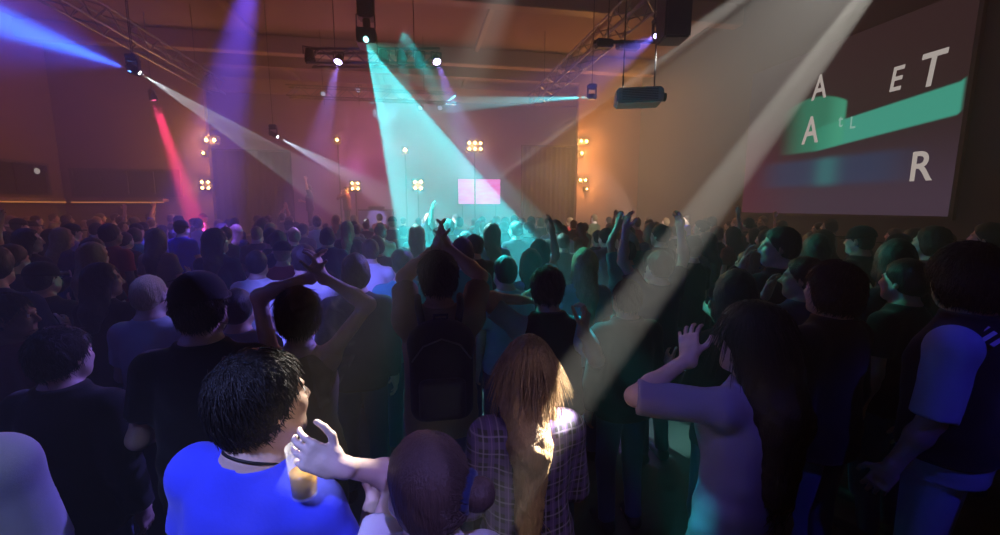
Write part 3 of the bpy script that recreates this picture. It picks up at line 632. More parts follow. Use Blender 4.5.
cy_ = (ca_[1] + cb_[1]) / 2
truss((ca_[0], ca_[1], ctz), (cb_[0], cb_[1], ctz), .26, 'short black truss carrying spotlights above middle of crowd')
ra_, rb_ = P(300, 102, 14.2), P(455, 102, 14.2)
truss((ra_[0], 14.4, ra_[2]), (rb_[0], 14.4, ra_[2]), .3, 'small truss in the haze before the stage')
# central laser projector hung under a black column
S_teal = P(368, 50, 8.0) + np.array([0, -.32, 0])
lp = empty('laser_projector', S_teal, 0, 'black laser projector on hanging column throwing the teal beam', 'laser projector')
MB().rbox((0, .22, .16), (.34, .42, .26), .02).build('housing', PLB, lp); MB().lathe([(.045, 0), (.045, .05), (.03, .05), (0, .045)], 14, aim((.25, -.8, -.6)), (0, .0, .08)).build('lens', emis('teal_lens', (.3, 1, .95), 5), lp)
MB().tube([(0, .25, .28), (0, .25, CZ - S_teal[2])], .07, 10).build('column', BLK, lp)
cs = MB().rbox((0, .25, .75), (.30, .30, .5), .03).rbox((.02, .25, 1.35), (.36, .34, .45), .03); cs.build('ballast_case', PLB, lp)
for sg in (-1, 1): MB().tube([(sg * .16, .1, .30), (sg * .16, .1, .52)], .012).build('bracket', BLK, lp)
VIO = emis('violet_lens', (.62, .50, 1), 14)
for u, v, tu, tv, td, lab in ((338, 62, 318, 150, 9.5, 'violet spotlight on left end of the central short truss'), (437, 62, 462, 130, 9.5, 'violet spotlight on right end of the central short truss')):
    p = P(u, v, 8.2); tg = P(tu, tv, td - 2.5); can('spotlight', p, tg - p, .085, .2, lab, 'spotlight', VIO, hangto=ctz - .14)
    light('SPOT', p + nrm(tg - p) * .04, (.35, .22, 1), E_V2, .03, tg, D3(7), .6)
for u, v, lab in ((310, 60, 'unlit black lamp at the far left of the central truss'), (402, 62, 'unlit black lamp right of the teal laser projector'), (420, 64, 'unlit black lamp beside the right violet spotlight'), (384, 61, 'small unlit black lamp close to the teal laser projector')):
    p = P(u, v, 8.3); can('spotlight', p, (.1, -.35, -1), .10, .24, lab, 'spotlight', PLB, hangto=ctz - .14)
for k, (u, v, lab) in enumerate(((323, 94, 'first small white lamp from left on the far truss'), (358, 90, 'second small white lamp from left on the far truss'), (420, 108, 'third small white lamp from left on the far truss'), (440, 108, 'rightmost small white lamp on the far truss'))):
    p = P(u, v, 14.0); can('spotlight', p, (-.1, -1, -.5), .09, .2, lab, 'spotlight', emis('pale_lens', (.7, .75, 1), 2.2 if k > 1 else .7), hangto=ra_[2] - .16)
# white scanner and blue beam on the left, small pale scanner, cyan laser, violet spot at right, red spot
def scanner(p, d, lens, label, hangto):
    r = empty('scanner_light', p, 0, label, 'scanner'); M = aim(d)
    MB().rbox(-nrm(d) * .12, (.12, .11, .20), .02, M).build('head', PLB, r); MB().lathe([(.035, -.02), (.035, .006), (.03, .006), (0, .003)], 14, M).build('lens', lens, r)
    c = -nrm(d) * .11; y = MB().rbox(c + np.array([0, 0, .15]), (.20, .09, .04), .01)
    for sg in (-1, 1): y.rbox(c + np.array([sg * .09, 0, .06]), (.022, .06, .19), .006)
    y.build('yoke', BLK, r); MB().rbox(c + np.array([0, 0, .205]), (.18, .15, .08), .015).build('base', PLB, r)
    MB().tube([c + np.array([0, 0, .24]), c + np.array([0, 0, hangto - p[2]])], .008, 6).build('hanger', BLK, r); return r
S_w = P(140, 73, 8.0); ax, hw = cone_edges(S_w, ((140, 72), (345, 178)), ((140, 74), (318, 206)), .15); tg = S_w + ax * 4
scanner(S_w, ax, emis('white_lens', (.85, .95, 1), 10), 'scanner at top left throwing the thin white beam', CZ)
SHELL = [(0, .10), (.60, .14), (.84, .5), (.92, 1.0), (.97, .9), (1.0, 0)]
light('SPOT', S_w + nrm(ax) * .05, (.85, .93, 1), E_WL, .012, tg, hw, .02, SHELL)
S_p = P(278, 137, 11.0); ax, hp_ = cone_edges(S_p, ((278, 136.5), (350, 166)), ((278, 137.5), (345, 184)), -.2)
scanner(S_p, ax, emis('pale_scan_lens', (.75, .85, 1), 8), 'small scanner with short pale blue beam left of teal light', CZ)
light('SPOT', S_p + nrm(ax) * .05, (.62, .75, 1), E_PS, .02, S_p + ax * 3, hp_, .3)
S_c = P(588, 97, 9.0); ax, hc_ = cone_edges(S_c, ((588, 95.5), (470, 94)), ((588, 97.5), (470, 112)), .8)
scanner(S_c, ax, emis('cyan_lens', (.2, .9, 1), 8), 'scanner with flat cyan beam hung under the right truss', CZ)
light('SPOT', S_c + nrm(ax) * .05, (.10, .85, .95), E_CY, .02, S_c + ax * 3, hc_, .3)
S_v = P(656, 36, 7.0); tg = P(590, 78, 5.1)
scanner(S_v, tg - S_v, emis('violet_lens_bright', (.55, .50, 1), 25), 'scanner with bright violet lens right of the right truss', CZ)
light('SPOT', S_v + nrm(tg - S_v) * .06, (.20, .16, 1), E_V, .05, tg, D3(6), .6)
S_r = P(154, 100, 12.0); tg = P(188, 200, 12.6)
can('spotlight', S_r, tg - S_r, .10, .28, 'red spotlight high on the wall left of stage', 'spotlight', emis('red_lens', (1, .1, .25), 6), hangto=CZ)
light('SPOT', S_r + nrm(tg - S_r) * .05, (1, .03, .16), E_R, .10, tg, D3(5.0), .35)
# amber lamp banks
AMB = emis('amber_bulb', (1, .50, .13), 30)
def bank(u, v, y, nx, nz, R, W, label):
    p = hit(u, v, 1, y); r = empty('lamp_bank', p, 0, label, 'lamp bank'); W *= AMB_W if u < 500 else AMB_R; pit = R * 2.3
    MB().rbox((0, .10, 0), (nx * pit + .04, .12, nz * pit + .04), .02).build('housing', BLK, r)
    for i in range(nx):
        for j in range(nz):
            c = np.array([(i - (nx - 1) / 2) * pit, 0.03, (j - (nz - 1) / 2) * pit]); M = Matrix.Rotation(PI / 2, 3, 'X')
            MB().lathe([(R, .02), (R * .8, -.01), (R * .4, -.03)], 14, M, c).build('reflector', ALU, r, True)
            MB().lathe([(0, -.02), (R * .42, -.01), (R * .5, .02), (R * .35, .05), (0, .06)], 12, M, c).build('bulb', AMB, r, True)
    if y < 15.75: MB().tube([(0, .15, 0), (0, 16 - y, 0)], .03).build('bracket', BLK, r)
    else: MB().tube([(0, .14, 0), (0, .14, -p[2] + (1.0 if sx0 < p[0] < sx1 and y > 15.7 else 0.0))], .03).build('stand', BLK, r)
    light('POINT', p + np.array([0, -.25, 0]), (1, .42, .10), W, .08)
for b_ in ((210, 140, 15.6, 2, 1, .10, 130, 'amber lamp bank highest at left edge of stage'), (203, 153, 15.7, 1, 1, .07, 40, 'single amber lamp under the highest left stage bank'), (205, 185, 15.6, 2, 2, .08, 70, 'square amber lamp bank low at left edge of stage'),
           (337, 140, 17.6, 1, 1, .10, 60, 'single amber lamp high left of the teal beam'), (355, 186, 17.4, 2, 2, .09, 90, 'square amber lamp bank on stage left of the teal beam'), (475, 146, 17.6, 3, 2, .10, 170, 'wide amber lamp bank above the pink screen'),
           (405, 150, 17.8, 1, 1, .11, 50, 'single amber lamp behind the teal beam'), (418, 185, 17.6, 2, 2, .10, 90, 'square amber lamp bank behind the teal beam'), (584, 141, 15.6, 2, 1, .09, 120, 'amber lamp bank highest at right edge of stage'),
           (582, 153, 15.7, 1, 1, .09, 60, 'single amber lamp under the highest right stage bank'), (583, 180, 15.6, 2, 1, .09, 110, 'amber lamp bank low at right edge of stage'), (587, 189, 15.7, 1, 1, .06, 30, 'smallest amber lamp lowest at right edge of stage')): bank(*b_)
# grey video projector, hanging loudspeaker, dark bar
p = P(638, 98, 7.2); v_ = empty('video_projector', p, R_(-20), 'grey louvred video projector hanging below the right truss', 'projector')
MB().rbox((0, 0, 0), (.74, .52, .24), .03).build('housing', mat('grey_casing', (.5, .52, .52), .5), v_)
gr = MB()
for k in range(7): gr.box((0, -.262, -.08 + .026 * k), (.56, .012, .010))
gr.build('grille', PLB, v_); MB().lathe([(.07, 0), (.07, .08), (.055, .08), (0, .07)], 16, aim((1, .2, 0)), (.36, 0, 0)).build('lens', PLB, v_, True)
for sg in (-1, 1): MB().tube([(sg * .25, 0, .12), (sg * .25, 0, CZ - p[2])], .012, 6).build('hanger', BLK, v_)
p = P(674, 14, 6.6); h_ = empty('hanging_speaker', p, R_(-10), 'black loudspeaker hanging from ceiling behind the big white beam', 'speaker')
MB().rbox((0, 0, 0), (.40, .42, .80), .03).build('cabinet', PLB, h_); MB().rbox((0, -.215, 0), (.35, .02, .74), .008).build('grille', mat('speaker_grille', (.03, .03, .03), .6, .3, bump=.8, bscale=400), h_)
for sg in (-1, 1): MB().tube([(sg * .12, 0, .4), (sg * .12, 0, TZ - .19 - p[2])], .01, 6).build('hanger', BLK, h_)
a, b = P(594, 42, 7.3), P(664, 42, 7.3); c = (a + b) / 2
br = empty('lighting_bar', c, 0, 'black lighting bar holding boxes left of the violet scanner', 'lighting bar'); bb = MB().tube([a - c, b - c], .03)
bb.build('bar', BLK, br); MB().rbox((a - c) + np.array([.18, 0, -.02]), (.30, .16, .14), .02).build('dimmer_box', PLB, br); MB().rbox((a - c) + np.array([.62, 0, -.02]), (.40, .16, .13), .02).build('dimmer_box', PLB, br)
for t in (.2, .85): w_ = (a - c) * (1 - t) + (b - c) * t; MB().tube([w_, (w_[0], w_[1], CZ - c[2])], .01, 6).build('hanger', BLK, br)

# ------------------------------------------------------------------ beams from lamps above the frame, and the washes
# teal laser over the crowd: an outer fan and a paler inner one
ax, hf = cone_edges(S_teal, ((368, 48), (400, 250)), ((368, 51), (545, 250)), TAU_T)
light('SPOT', S_teal, (.03, .86, .92), E_TEAL, .012, S_teal + ax * 3, hf, .02, [(0, .06), (.55, .10), (.82, .55), (.93, 1.0), (.97, 1.0), (1.0, 0)], fall='Linear')
S_t2 = P(381, 96, 7.6) + np.array([0, -.3, 0]); ax, hf = cone_edges(S_t2, ((382, 96), (404, 240)), ((383, 97), (530, 245)), TAU_T)
light('SPOT', S_teal, (.30, .95, .92), E_TEAL2, .012, S_teal + ax * 3, hf, .02, [(0, .3), (.15, .5), (.3, .25), (.78, .3), (.92, 1.0), (.97, .8), (1.0, 0)], fall='Linear')
light('SPOT', S_teal, (.04, .95, .70), E_TEALR, .02, P(845, 240, 3.2), D3(12), .6)
# big white fan from the upper right
S_bw = P(1001, -187, 5.0); ax, hf = cone_edges(S_bw, ((862, 0), (578, 382)), ((745, 0), (505, 175)), .12)
light('SPOT', S_bw, (1, .96, .86), E_BW, .02, S_bw + ax * 3, hf, .02, [(0, .5), (.70, .6), (.85, 1.0), (.93, .8), (1.0, 0)])
tg = P(552, 418, 1.33); light('SPOT', S_bw, (1, .96, .84), E_BW2, .01, tg, D3(.62), .4, fall='Linear')
tg = P(503, 168, 8.5); light('SPOT', S_bw, (1, .95, .86), E_BW3, .02, tg, D3(2.2), .8, fall='Linear')
scanner(S_bw - nrm(ax) * .06, ax, emis('white_lens', (.85, .95, 1), 10), 'scanner throwing the big white beam from above the screen', CZ)
# blue beam crossing the top left corner, violet beam above the left truss
ab_, hb_ = cone_edges(S_w, ((140, 69), (0, -12)), ((140, 78), (0, 52)), -.75); print('blue', ab_, math.degrees(hb_))
scanner(S_w - ab_ * .02 + np.array([-.32, .25, .12]), ab_, emis('blue_lens', (.1, .3, 1), 10), 'scanner at top left throwing the broad blue beam', CZ)
light('SPOT', S_w + np.array([-.32, .25, .12]) + ab_ * .05, (.03, .16, 1), E_BLU, .03, S_w + np.array([-.32, .25, .12]) + ab_ * 4, hb_, .5, [(0, 1), (.5, .6), (1, 0)], fall='Linear')
light('SPOT', S_w + np.array([-.32, .25, .12]) + ab_ * .05, (.06, .07, 1), E_BLU * .10, .03, S_w + np.array([-.32, .25, .12]) + ab_ * 4, hb_ * 3.2, 1.0, [(0, 1), (.5, .4), (1, 0)], fall='Linear')
S_vi = P(262, -70, 6.5); light('SPOT', S_vi, (.13, .07, 1), E_VI, .06, P(228, 90, 7.0), D3(9.5), .8)
# washes: red over the bar wall, pink on stage, amber in the right corner, violet and blue over the crowd
for u, v, d_, w_ in ((778, 240, 2.8, 1000), (820, 245, 3.4, 1300), (900, 252, 2.6, 1300), (735, 292, 2.0, 300), (588, 262, 3.1, 2400), (628, 240, 4.3, 1600), (662, 262, 3.1, 900), (583, 345, 2.0, 1600), (512, 290, 3.0, 1600)):
    light('SPOT', S_teal, (.05, .95, .72), w_, .02, P(u, v, d_), D3(1.3), .7)
for p, c, W, s_ in WASHES: light('AREA', p, c, W, target=s_[1], size=s_[0])
for p, c, W, r_ in POINTS: light('POINT', p, c, W, r_)
for p, tg, c, W, hf_, bl__ in SPOTS: light('SPOT', p, c, W, .05, tg, D3(hf_), bl__)
# haze filling the hall
w = bpy.data.worlds.new('hall_haze'); scene.world = w; w.use_nodes = True; n, l = w.node_tree.nodes, w.node_tree.links
n['Background'].inputs[0].default_value = (.20, .16, .30, 1); n['Background'].inputs[1].default_value = .0
vs = n.new('ShaderNodeVolumeScatter'); vs.inputs['Color'].default_value = (.95, .95, .95, 1); vs.inputs['Density'].default_value = HAZE; vs.inputs['Anisotropy'].default_value = .15
l.new(vs.outputs[0], n['World Output'].inputs['Volume'])
vset = scene.view_settings; vset.view_transform = 'Standard'; vset.look = 'None'; vset.gamma = 1; vset.use_curve_mapping = False; vset.exposure = EXPOSURE
# ------------------------------------------------------------------ people in front
PLACED = []                                                   # (x, y, radius) already taken
def spot_at(u, vtop, d): p = P(u, vtop, d); return p[0], p[1], p[2]
def facing(x, y, off=0): return math.atan2(-(-.5 - x), 17 - y) + R_(off)
def stand(u, vtop, d, sp, label, off=0, r=.24, group=None):
    x, y, h = spot_at(u, vtop, d); sp = dict(sp); sp['h'] = h - .012; PLACED.append((x, y, r)); f = facing(x, y, off)
    return person((x - math.sin(f) * -.0, y, 0), f, sp, label, group)
def lw(rot, v): return rz(-math.degrees(rot)) @ np.asarray(v, float)     # world direction -> a person's own directions

# plaid cloth: crossing pale and violet bands on near black
plaid = bpy.data.materials.new('cloth_plaid'); plaid.use_nodes = True; n, l = nt(plaid); b = n['Principled BSDF']; b.inputs['Roughness'].default_value = .9
tc = n.new('ShaderNodeTexCoord'); sp_ = n.new('ShaderNodeSeparateXYZ'); l.new(tc.outputs['Object'], sp_.inputs[0]); prev = None
def band(out, freq, width, ph=0.0):
    a = n.new('ShaderNodeMath'); a.operation = 'MULTIPLY_ADD'; a.inputs[1].default_value = freq; a.inputs[2].default_value = ph; l.new(out, a.inputs[0]); f_ = n.new('ShaderNodeMath'); f_.operation = 'FRACT'; l.new(a.outputs[0], f_.inputs[0])
    c = n.new('ShaderNodeMath'); c.operation = 'LESS_THAN'; c.inputs[1].default_value = width; l.new(f_.outputs[0], c.inputs[0]); return c.outputs[0]
col = None
for o_, fr_, w_, ph, c_ in ((sp_.outputs['X'], 21, .42, 0, (.09, .05, .20)), (sp_.outputs['Z'], 19, .42, .1, (.08, .05, .18)), (sp_.outputs['X'], 21, .10, .35, (.22, .19, .30)), (sp_.outputs['Z'], 19, .10, .45, (.22, .19, .30)), (sp_.outputs['X'], 21, .06, .8, (.2, .12, .3))):
    mx = n.new('ShaderNodeMix'); mx.data_type = 'RGBA'; mx.inputs['A'].default_value = (.012, .010, .020, 1); mx.inputs['B'].default_value = (*c_, 1)
    if col: l.new(col, mx.inputs['A'])
    mu = n.new('ShaderNodeMath'); mu.operation = 'MULTIPLY'; mu.inputs[1].default_value = .6; l.new(band(o_, fr_, w_, ph), mu.inputs[0]); l.new(mu.outputs[0], mx.inputs['Factor']); col = mx.outputs['Result']
l.new(col, b.inputs['Base Color'])

# 1 man in the blue T-shirt
A = stand(214, 349, 1.0, dict(sex='m', detail=True, skin=SK[0], lean=3, roll=9, head=(-26, -4, 0), shirt=dict(mat=CL['blue'], sleeve=.62, infl=.010, fold=.006), hair=dict(kind='short', mat=HR[0], thick=.018, lock=.036, n=2800), trousers=CL['denim'],
     L=dict(e=(-.28, .10, -1), w=(.35, .8, -.2)), R=dict(e=(.22, .25, -1), w=(-.3, .9, .15), curl=35)), 'dark haired man in bright blue T-shirt beside the drink', off=-22, r=.27)
tpts = [A['T'](*p) * A['s'] for p in [(-.062 + .0 * k, 0, 0) for k in ()]]
ring = [tuple(A['T'](.074 * math.cos(a), -.018 + .072 * math.sin(a), 1.492 - .030 * math.sin(a) - (.03 if math.sin(a) > 0 else 0) * math.sin(a)) * A['s']) for a in np.linspace(0, 2 * PI, 33)]
MB().tube(ring, .0035, 6, False).build('necklace', mat('black_cord', (.01, .01, .01), .6), A['root'], True)
# 2 girl with the bun, reaching up with the glass
gl = P(303, 470, .95)
Bn = stand(423, 432, .88, dict(sex='f', detail=True, skin=SK[2], head=(14, -6, 0), shirt=dict(mat=CL['white'], sleeve=.5, collar=True, fold=.005), hair=dict(kind='bun', mat=HR[2], thick=.014, at=(.090, -.108, .018), n=3200, rough=.0016), tie=CL['navy'],
     L=dict(ik=gl + np.array([.082, -.034, .022]), pole=(.7, .3, -1), hd=(-.85, .12, .45), palm=(-.12, 1, -.1), curls=(26, 32, 36, 40), thumb=.1)), 'girl with brown hair in a bun and white collar reaching left', off=6)
g_ = empty('drinking_glass', gl - np.array([0, 0, .06]), 0, 'clear tumbler of amber drink held beside the blue shirted man', 'glass')
GLS = bpy.data.materials.new('clear_glass'); GLS.use_nodes = True; b = nt(GLS)[0]['Principled BSDF']; b.inputs['Alpha'].default_value = .22; b.inputs['Roughness'].default_value = .08; b.inputs['Base Color'].default_value = (.95, .97, 1, 1)
MB().lathe([(.024, 0), (.027, .002), (.034, .115), (.034, .117), (.032, .117), (.0255, .006), (0, .006)], 28).build('tumbler', GLS, g_, True)
MB().lathe([(.0, .0065), (.0248, .0065), (.0285, .058), (0, .058)], 28).build('drink', mat('amber_drink', (.75, .42, .06), .25, var=.05, emit=None), g_, True)
# 3 person in white at the left edge: only the shoulder is in the picture
Wp = stand(-128, 328, .95, dict(sex='m', detail=True, skin=SK[2], head=(20, 0, 0), shirt=dict(mat=CL['white'], sleeve=.95, infl=.018, fold=.005), hair=dict(kind='short', mat=HR[1]), R=dict(e=(.12, .12, -1), w=(-.4, .8, .1))), 'person in white sleeve whose shoulder shows at lower left edge', off=10)
# 4 girl with long light brown hair and plaid shirt
Pl = stand(529, 335, 1.36, dict(sex='f', detail=True, skin=SK[2], head=(-14, 3, 3), lean=2, shirt=dict(mat=plaid, sleeve=1.9, infl=.018, fold=.006), hair=dict(kind='long', mat=HR[3], to=1.04, w=.080, dx=-.035, n=5000, thick=.008, rough=.003), L=dict(e=(-.22, .15, -1), w=(.3, .7, -.35)), R=dict(e=(.22, .2, -1), w=(-.2, .8, .1))),
     'girl with long light brown hair in dark plaid shirt', off=-2)
# 5 girl in the lilac T-shirt, hand at her face
Fg = stand(757, 303, 1.43, dict(sex='f', detail=True, skin=SK[2], head=(30, 2, 0), shirt=dict(mat=CL['lilac'], sleeve=.98, infl=.016, hem=.80, fold=.006), hair=dict(kind='long', mat=HR[0], to=1.12, w=.105, n=3000, thick=.024),
     L=dict(ik=P(690, 357, 1.50), pole=(-.8, -.1, -.9), lift=.2, hd=(.35, .5, .75), palm=(.8, .3, -.3), curl=20, spread=.16), R=dict(e=(.25, .2, -1), w=(-.2, .9, .2))), 'girl with long dark hair in lilac T-shirt shading her face', off=6, r=.28)
# 6 man in the cap, black T-shirt
Cp = stand(197, 273, 1.62, dict(sex='m', detail=True, skin=SK[0], head=(2, 0, 0), shirt=dict(mat=CL['black'], sleeve=.65, infl=.016, fold=.006), hair=dict(kind='short', mat=HR[0], thick=.008), cap='fwd', L=dict(e=(-.30, .05, -1), w=(.12, .8, -.1)), R=dict(e=(.12, .1, -1), w=(-.3, .8, .1))), 'man in dark cap and black T-shirt behind the blue shirted man', off=4, r=.27)
# 7 clapping overhead left of centre
up_c = lambda u, v, d: P(u, v, d)
Hv = stand(297, 288, 1.85, dict(sex='f', detail=True, skin=SK[2], head=(0, 4, 0), shirt=dict(mat=CL['tan'], sleeve=.0, infl=.008), hair=dict(kind='short', mat=HR[1], thick=.02, lock=.06), L=dict(ik=P(312, 276, 1.92), pole=(-1, 0, -.1), lift=.9, hd=(.25, .1, 1), palm=(1, .2, 0)), R=dict(ik=P(322, 276, 1.90), pole=(1, 0, -.1), lift=.9, hd=(-.25, .1, 1), palm=(-1, .2, 0))),
     'bare shouldered dark haired person with arms folded up over the head', off=0)
# 8 man with the backpack, hands joined overhead
Bk = stand(438, 252, 2.12, dict(sex='m', detail=True, skin=SK[1], head=(0, 6, 0), shirt=dict(mat=CL['tan'], sleeve=.7, infl=.014), hair=dict(kind='short', mat=HR[0], thick=.018), trousers=CL['denim'], L=dict(ik=P(437, 247, 2.42), pole=(-1, 0, -.5), lift=.8, hd=(.12, .2, 1), palm=(1, .1, 0), curl=14), R=dict(ik=P(447, 247, 2.42), pole=(1, 0, -.5), lift=.8, hd=(-.15, .2, 1), palm=(-1, .1, 0), curl=14)),
     'man wearing a black backpack with hands joined above head', off=-3, r=.30)
bp0 = Bk['world'](Bk['T'](0, -.20, 1.215)); bp_ = empty('backpack', bp0, Bk['rot'], 'black backpack on the back of the man with joined hands', 'backpack')
k_ = Fld((-.25, -.16, -.30), (.25, .16, .36), .011); k_.rbox((0, -.01, 0), (.145, .075, .21), .065, .02); k_.ell((0, -.01, .17), (.135, .085, .10), .06); V, Q = k_.mesh(); mesh_obj('body_bag', V, Q, CL['black'], bp_)
k_ = Fld((-.25, -.22, -.30), (.25, .16, .2), .011); k_.rbox((0, -.095, -.08), (.105, .035, .095), .03, .02); V, Q = k_.mesh(); mesh_obj('front_pocket', V, Q, CL['charcoal'], bp_)
MB().tube([(-.03, -.01, .245), (-.03, -.01, .285), (.03, -.01, .285), (.03, -.01, .245)], .008, 6).build('handle', CL['charcoal'], bp_, True)
MB().tube([(-.13, -.092, .10), (-.08, -.098, .17), (0, -.100, .20), (.08, -.098, .17), (.13, -.092, .10)], .004, 6).build('zip', ALU, bp_, True)
for sg in (-1, 1): MB().tube([(sg * .08, .06, .20), (sg * .10, .10, .30), (sg * .105, .21, .325), (sg * .115, .335, .24), (sg * .13, .35, .08), (sg * .155, .26, -.08), (sg * .12, .06, -.17)], .018, 8).build('strap', CL['charcoal'], bp_, True)
# 9 person in dark vest and blue lit clothes at the right edge
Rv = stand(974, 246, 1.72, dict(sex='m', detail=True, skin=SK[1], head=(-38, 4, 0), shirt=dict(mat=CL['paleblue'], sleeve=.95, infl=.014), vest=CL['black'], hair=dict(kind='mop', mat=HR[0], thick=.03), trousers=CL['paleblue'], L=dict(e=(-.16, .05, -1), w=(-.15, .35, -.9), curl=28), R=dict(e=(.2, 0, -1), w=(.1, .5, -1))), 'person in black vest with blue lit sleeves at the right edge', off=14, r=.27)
pt = MB()
for k in range(3): pt.box((0, 0, .028 - .028 * k), (.085 - .012 * k, .004, .014))
po = pt.build('shoulder_patch', mat('patch_white', (.6, .5, .62), .8), Rv['root']); po.location = [float(c) for c in Rv['T'](-.122, -.088, 1.447) * Rv['s']]; po.rotation_euler = (R_(-55), R_(-22), R_(-20))
# 10 dancer behind the plaid girl with one arm pushed out to the right, teal lit
Dn = stand(552, 268, 2.25, dict(sex='m', detail=True, skin=SK[0], lean=8, head=(-20, 8, 0), shirt=dict(mat=CL['sky'], sleeve=.65), vest=CL['black'], hair=dict(kind='short', mat=HR[1], thick=.018), L=dict(ik=P(520, 300, 2.4), pole=(-1, -.3, 0), lift=.4, palm=(1, .2, .2)), R=dict(ik=P(583, 330, 2.0), pole=(.5, -.2, -1), lift=.1, hd=(.25, .2, .9), palm=(-.6, .5, 0), curl=45)),
     'dancer in dark vest raising a teal lit fist behind the plaid girl', off=-6, r=.28)
# 11 dark jackets between the plaid girl and the girl in lilac
Bj = stand(628, 278, 2.5, dict(sex='m', detail=True, skin=SK[1], head=(-8, 0, 0), shirt=dict(mat=CL['black'], sleeve=1.9, infl=.022), hair=dict(kind='short', mat=HR[0], thick=.006), R=dict(e=(.25, .1, -1), w=(-.2, .9, .1))), 'short haired man in black jacket right of the raised fist', off=-4, r=.28)
Bl = stand(836, 262, 1.98, dict(sex='m', detail=True, skin=SK[0], head=(0, 0, 0), shirt=dict(mat=CL['black'], sleeve=1.9, infl=.022), hair=dict(kind='mop', mat=HR[0], thick=.022)), 'shaggy haired man in black right of the girl in lilac', off=4, r=.28)
Lb = stand(56, 326, 1.62, dict(sex='m', detail=True, skin=SK[0], head=(-10, 0, 0), shirt=dict(mat=CL['black'], sleeve=1.9, infl=.022), hair=dict(kind='short', mat=HR[0])), 'man in black jacket left of the man in dark cap', off=-4, r=.28)
Le = stand(4, 292, 2.05, dict(sex='m', detail=True, skin=SK[3], head=(-50, 0, 0), shirt=dict(mat=CL['maroon'], sleeve=.65), hair=dict(kind='short', mat=HR[0], thick=.008)), 'dark skinned person in maroon at the far left edge', off=-20)

# ------------------------------------------------------------------ the crowd: a dozen figures, then copies
UPL, UPR = dict(e=(-.5, .25, .85), w=(.15, .1, 1)), dict(e=(.5, .25, .85), w=(-.15, .1, 1))
BENT = lambda s_: dict(e=(s_ * .25, .15, -1), w=(-s_ * .3, .9, .25))
KINDS = {
 'arms down': dict(sex='m', hair=dict(kind='short', mat=HR[0])),
 'shaggy': dict(sex='m', hair=dict(kind='mop', mat=HR[1], thick=.012), L=BENT(-1)),
 'long hair': dict(sex='f', hair=dict(kind='long', mat=HR[2], to=1.2), R=BENT(1)),
 'cap': dict(sex='m', cap='fwd', hair=dict(kind='short', mat=HR[0], thick=.008), R=BENT(1), L=BENT(-1)),
 'bun': dict(sex='f', hair=dict(kind='bun', mat=HR[1]), head=(20, 0, 0), L=BENT(-1)),
 'both arms up': dict(sex='m', hair=dict(kind='short', mat=HR[1], thick=.018), L=UPL, R=UPR),
 'right arm up': dict(sex='f', hair=dict(kind='long', mat=HR[0], to=1.25), R=UPR, head=(-15, 5, 0)),
 'clapping overhead': dict(sex='m', hair=dict(kind='short', mat=HR[0]), L=dict(ik=(-.035, .12, 1.93), world=False, pole=(-1, 0, 0), lift=1, hd=(.1, .1, 1), palm=(1, 0, 0)), R=dict(ik=(.035, .12, 1.93), world=False, pole=(1, 0, 0), lift=1, hd=(-.1, .1, 1), palm=(-1, 0, 0))),
 'hand at face': dict(sex='m', hair=dict(kind='short', mat=HR[1]), head=(45, 0, 0), L=dict(ik=(-.10, .17, 1.50), world=False, pole=(-.6, .1, -1), lift=0, hd=(.3, -.1, 1), palm=(.3, -1, 0))),
 'turned head': dict(sex='f', hair=dict(kind='long', mat=HR[3], to=1.3), head=(-48, 0, 0), L=BENT(-1), R=BENT(1)),
 'left arm up': dict(sex='m', hair=dict(kind='short', mat=HR[2]), L=UPL, R=BENT(1), head=(10, 6, 0)),
 'bald': dict(sex='m', hair=dict(kind='short', mat=HR[0], thick=.004), L=BENT(-1)),
 'leaning': dict(sex='m', lean=14, hair=dict(kind='short', mat=HR[1], thick=.016), head=(15, 8, 0), L=BENT(-1), R=BENT(1)),
}
TOPH = {}; PROTO = {}; NEW = {}
SHIRTS = list(CL)
def crowd(kind, x, y, h, shirt, trs, label, group=None, off=0, skin=None, hair=None, shirt_sleeve=None):
    if kind not in PROTO:
        sp = dict(KINDS[kind]); sp['h'] = 1.75; sp['shirt'] = dict(mat=CL['grey'], sleeve=.65 if kind not in ('shaggy', 'turned head', 'hand at face') else 1.85, infl=.014)
        PROTO[kind] = person((0, 0, 0), 0, sp)['root']; r = PROTO[kind]
    else: r = copy_tree(PROTO[kind])
    r.location = (float(x), float(y), 0); r.rotation_euler = (0, 0, facing(x, y, off)); s_ = h / 1.765; r.scale = (s_, s_, s_)
    r['label'] = label; r['category'] = 'person'
    if group: r['group'] = group
    elif 'group' in r: del r['group']
    for ch in r.children:
        b = ch.name.split('.')[0]; m = {'shirt': CL[shirt], 'trousers': CL[trs], 'body': skin, 'hair': hair}.get(b)
        if m is not None: sl = ch.material_slots[0]; sl.link = 'OBJECT'; sl.material = m
    return r
def crowd_at(u, vtop, d, kind, shirt, label, off=0, trs='denim', skin=None, hair=None, group=None, r=.25):
    x, y, h = spot_at(u, vtop, d); PLACED.append((x, y, r)); return crowd(kind, x, y, max(1.45, min(h, 1.93)), shirt, trs, label, group, off, skin or random.choice(SK[:3]), hair)
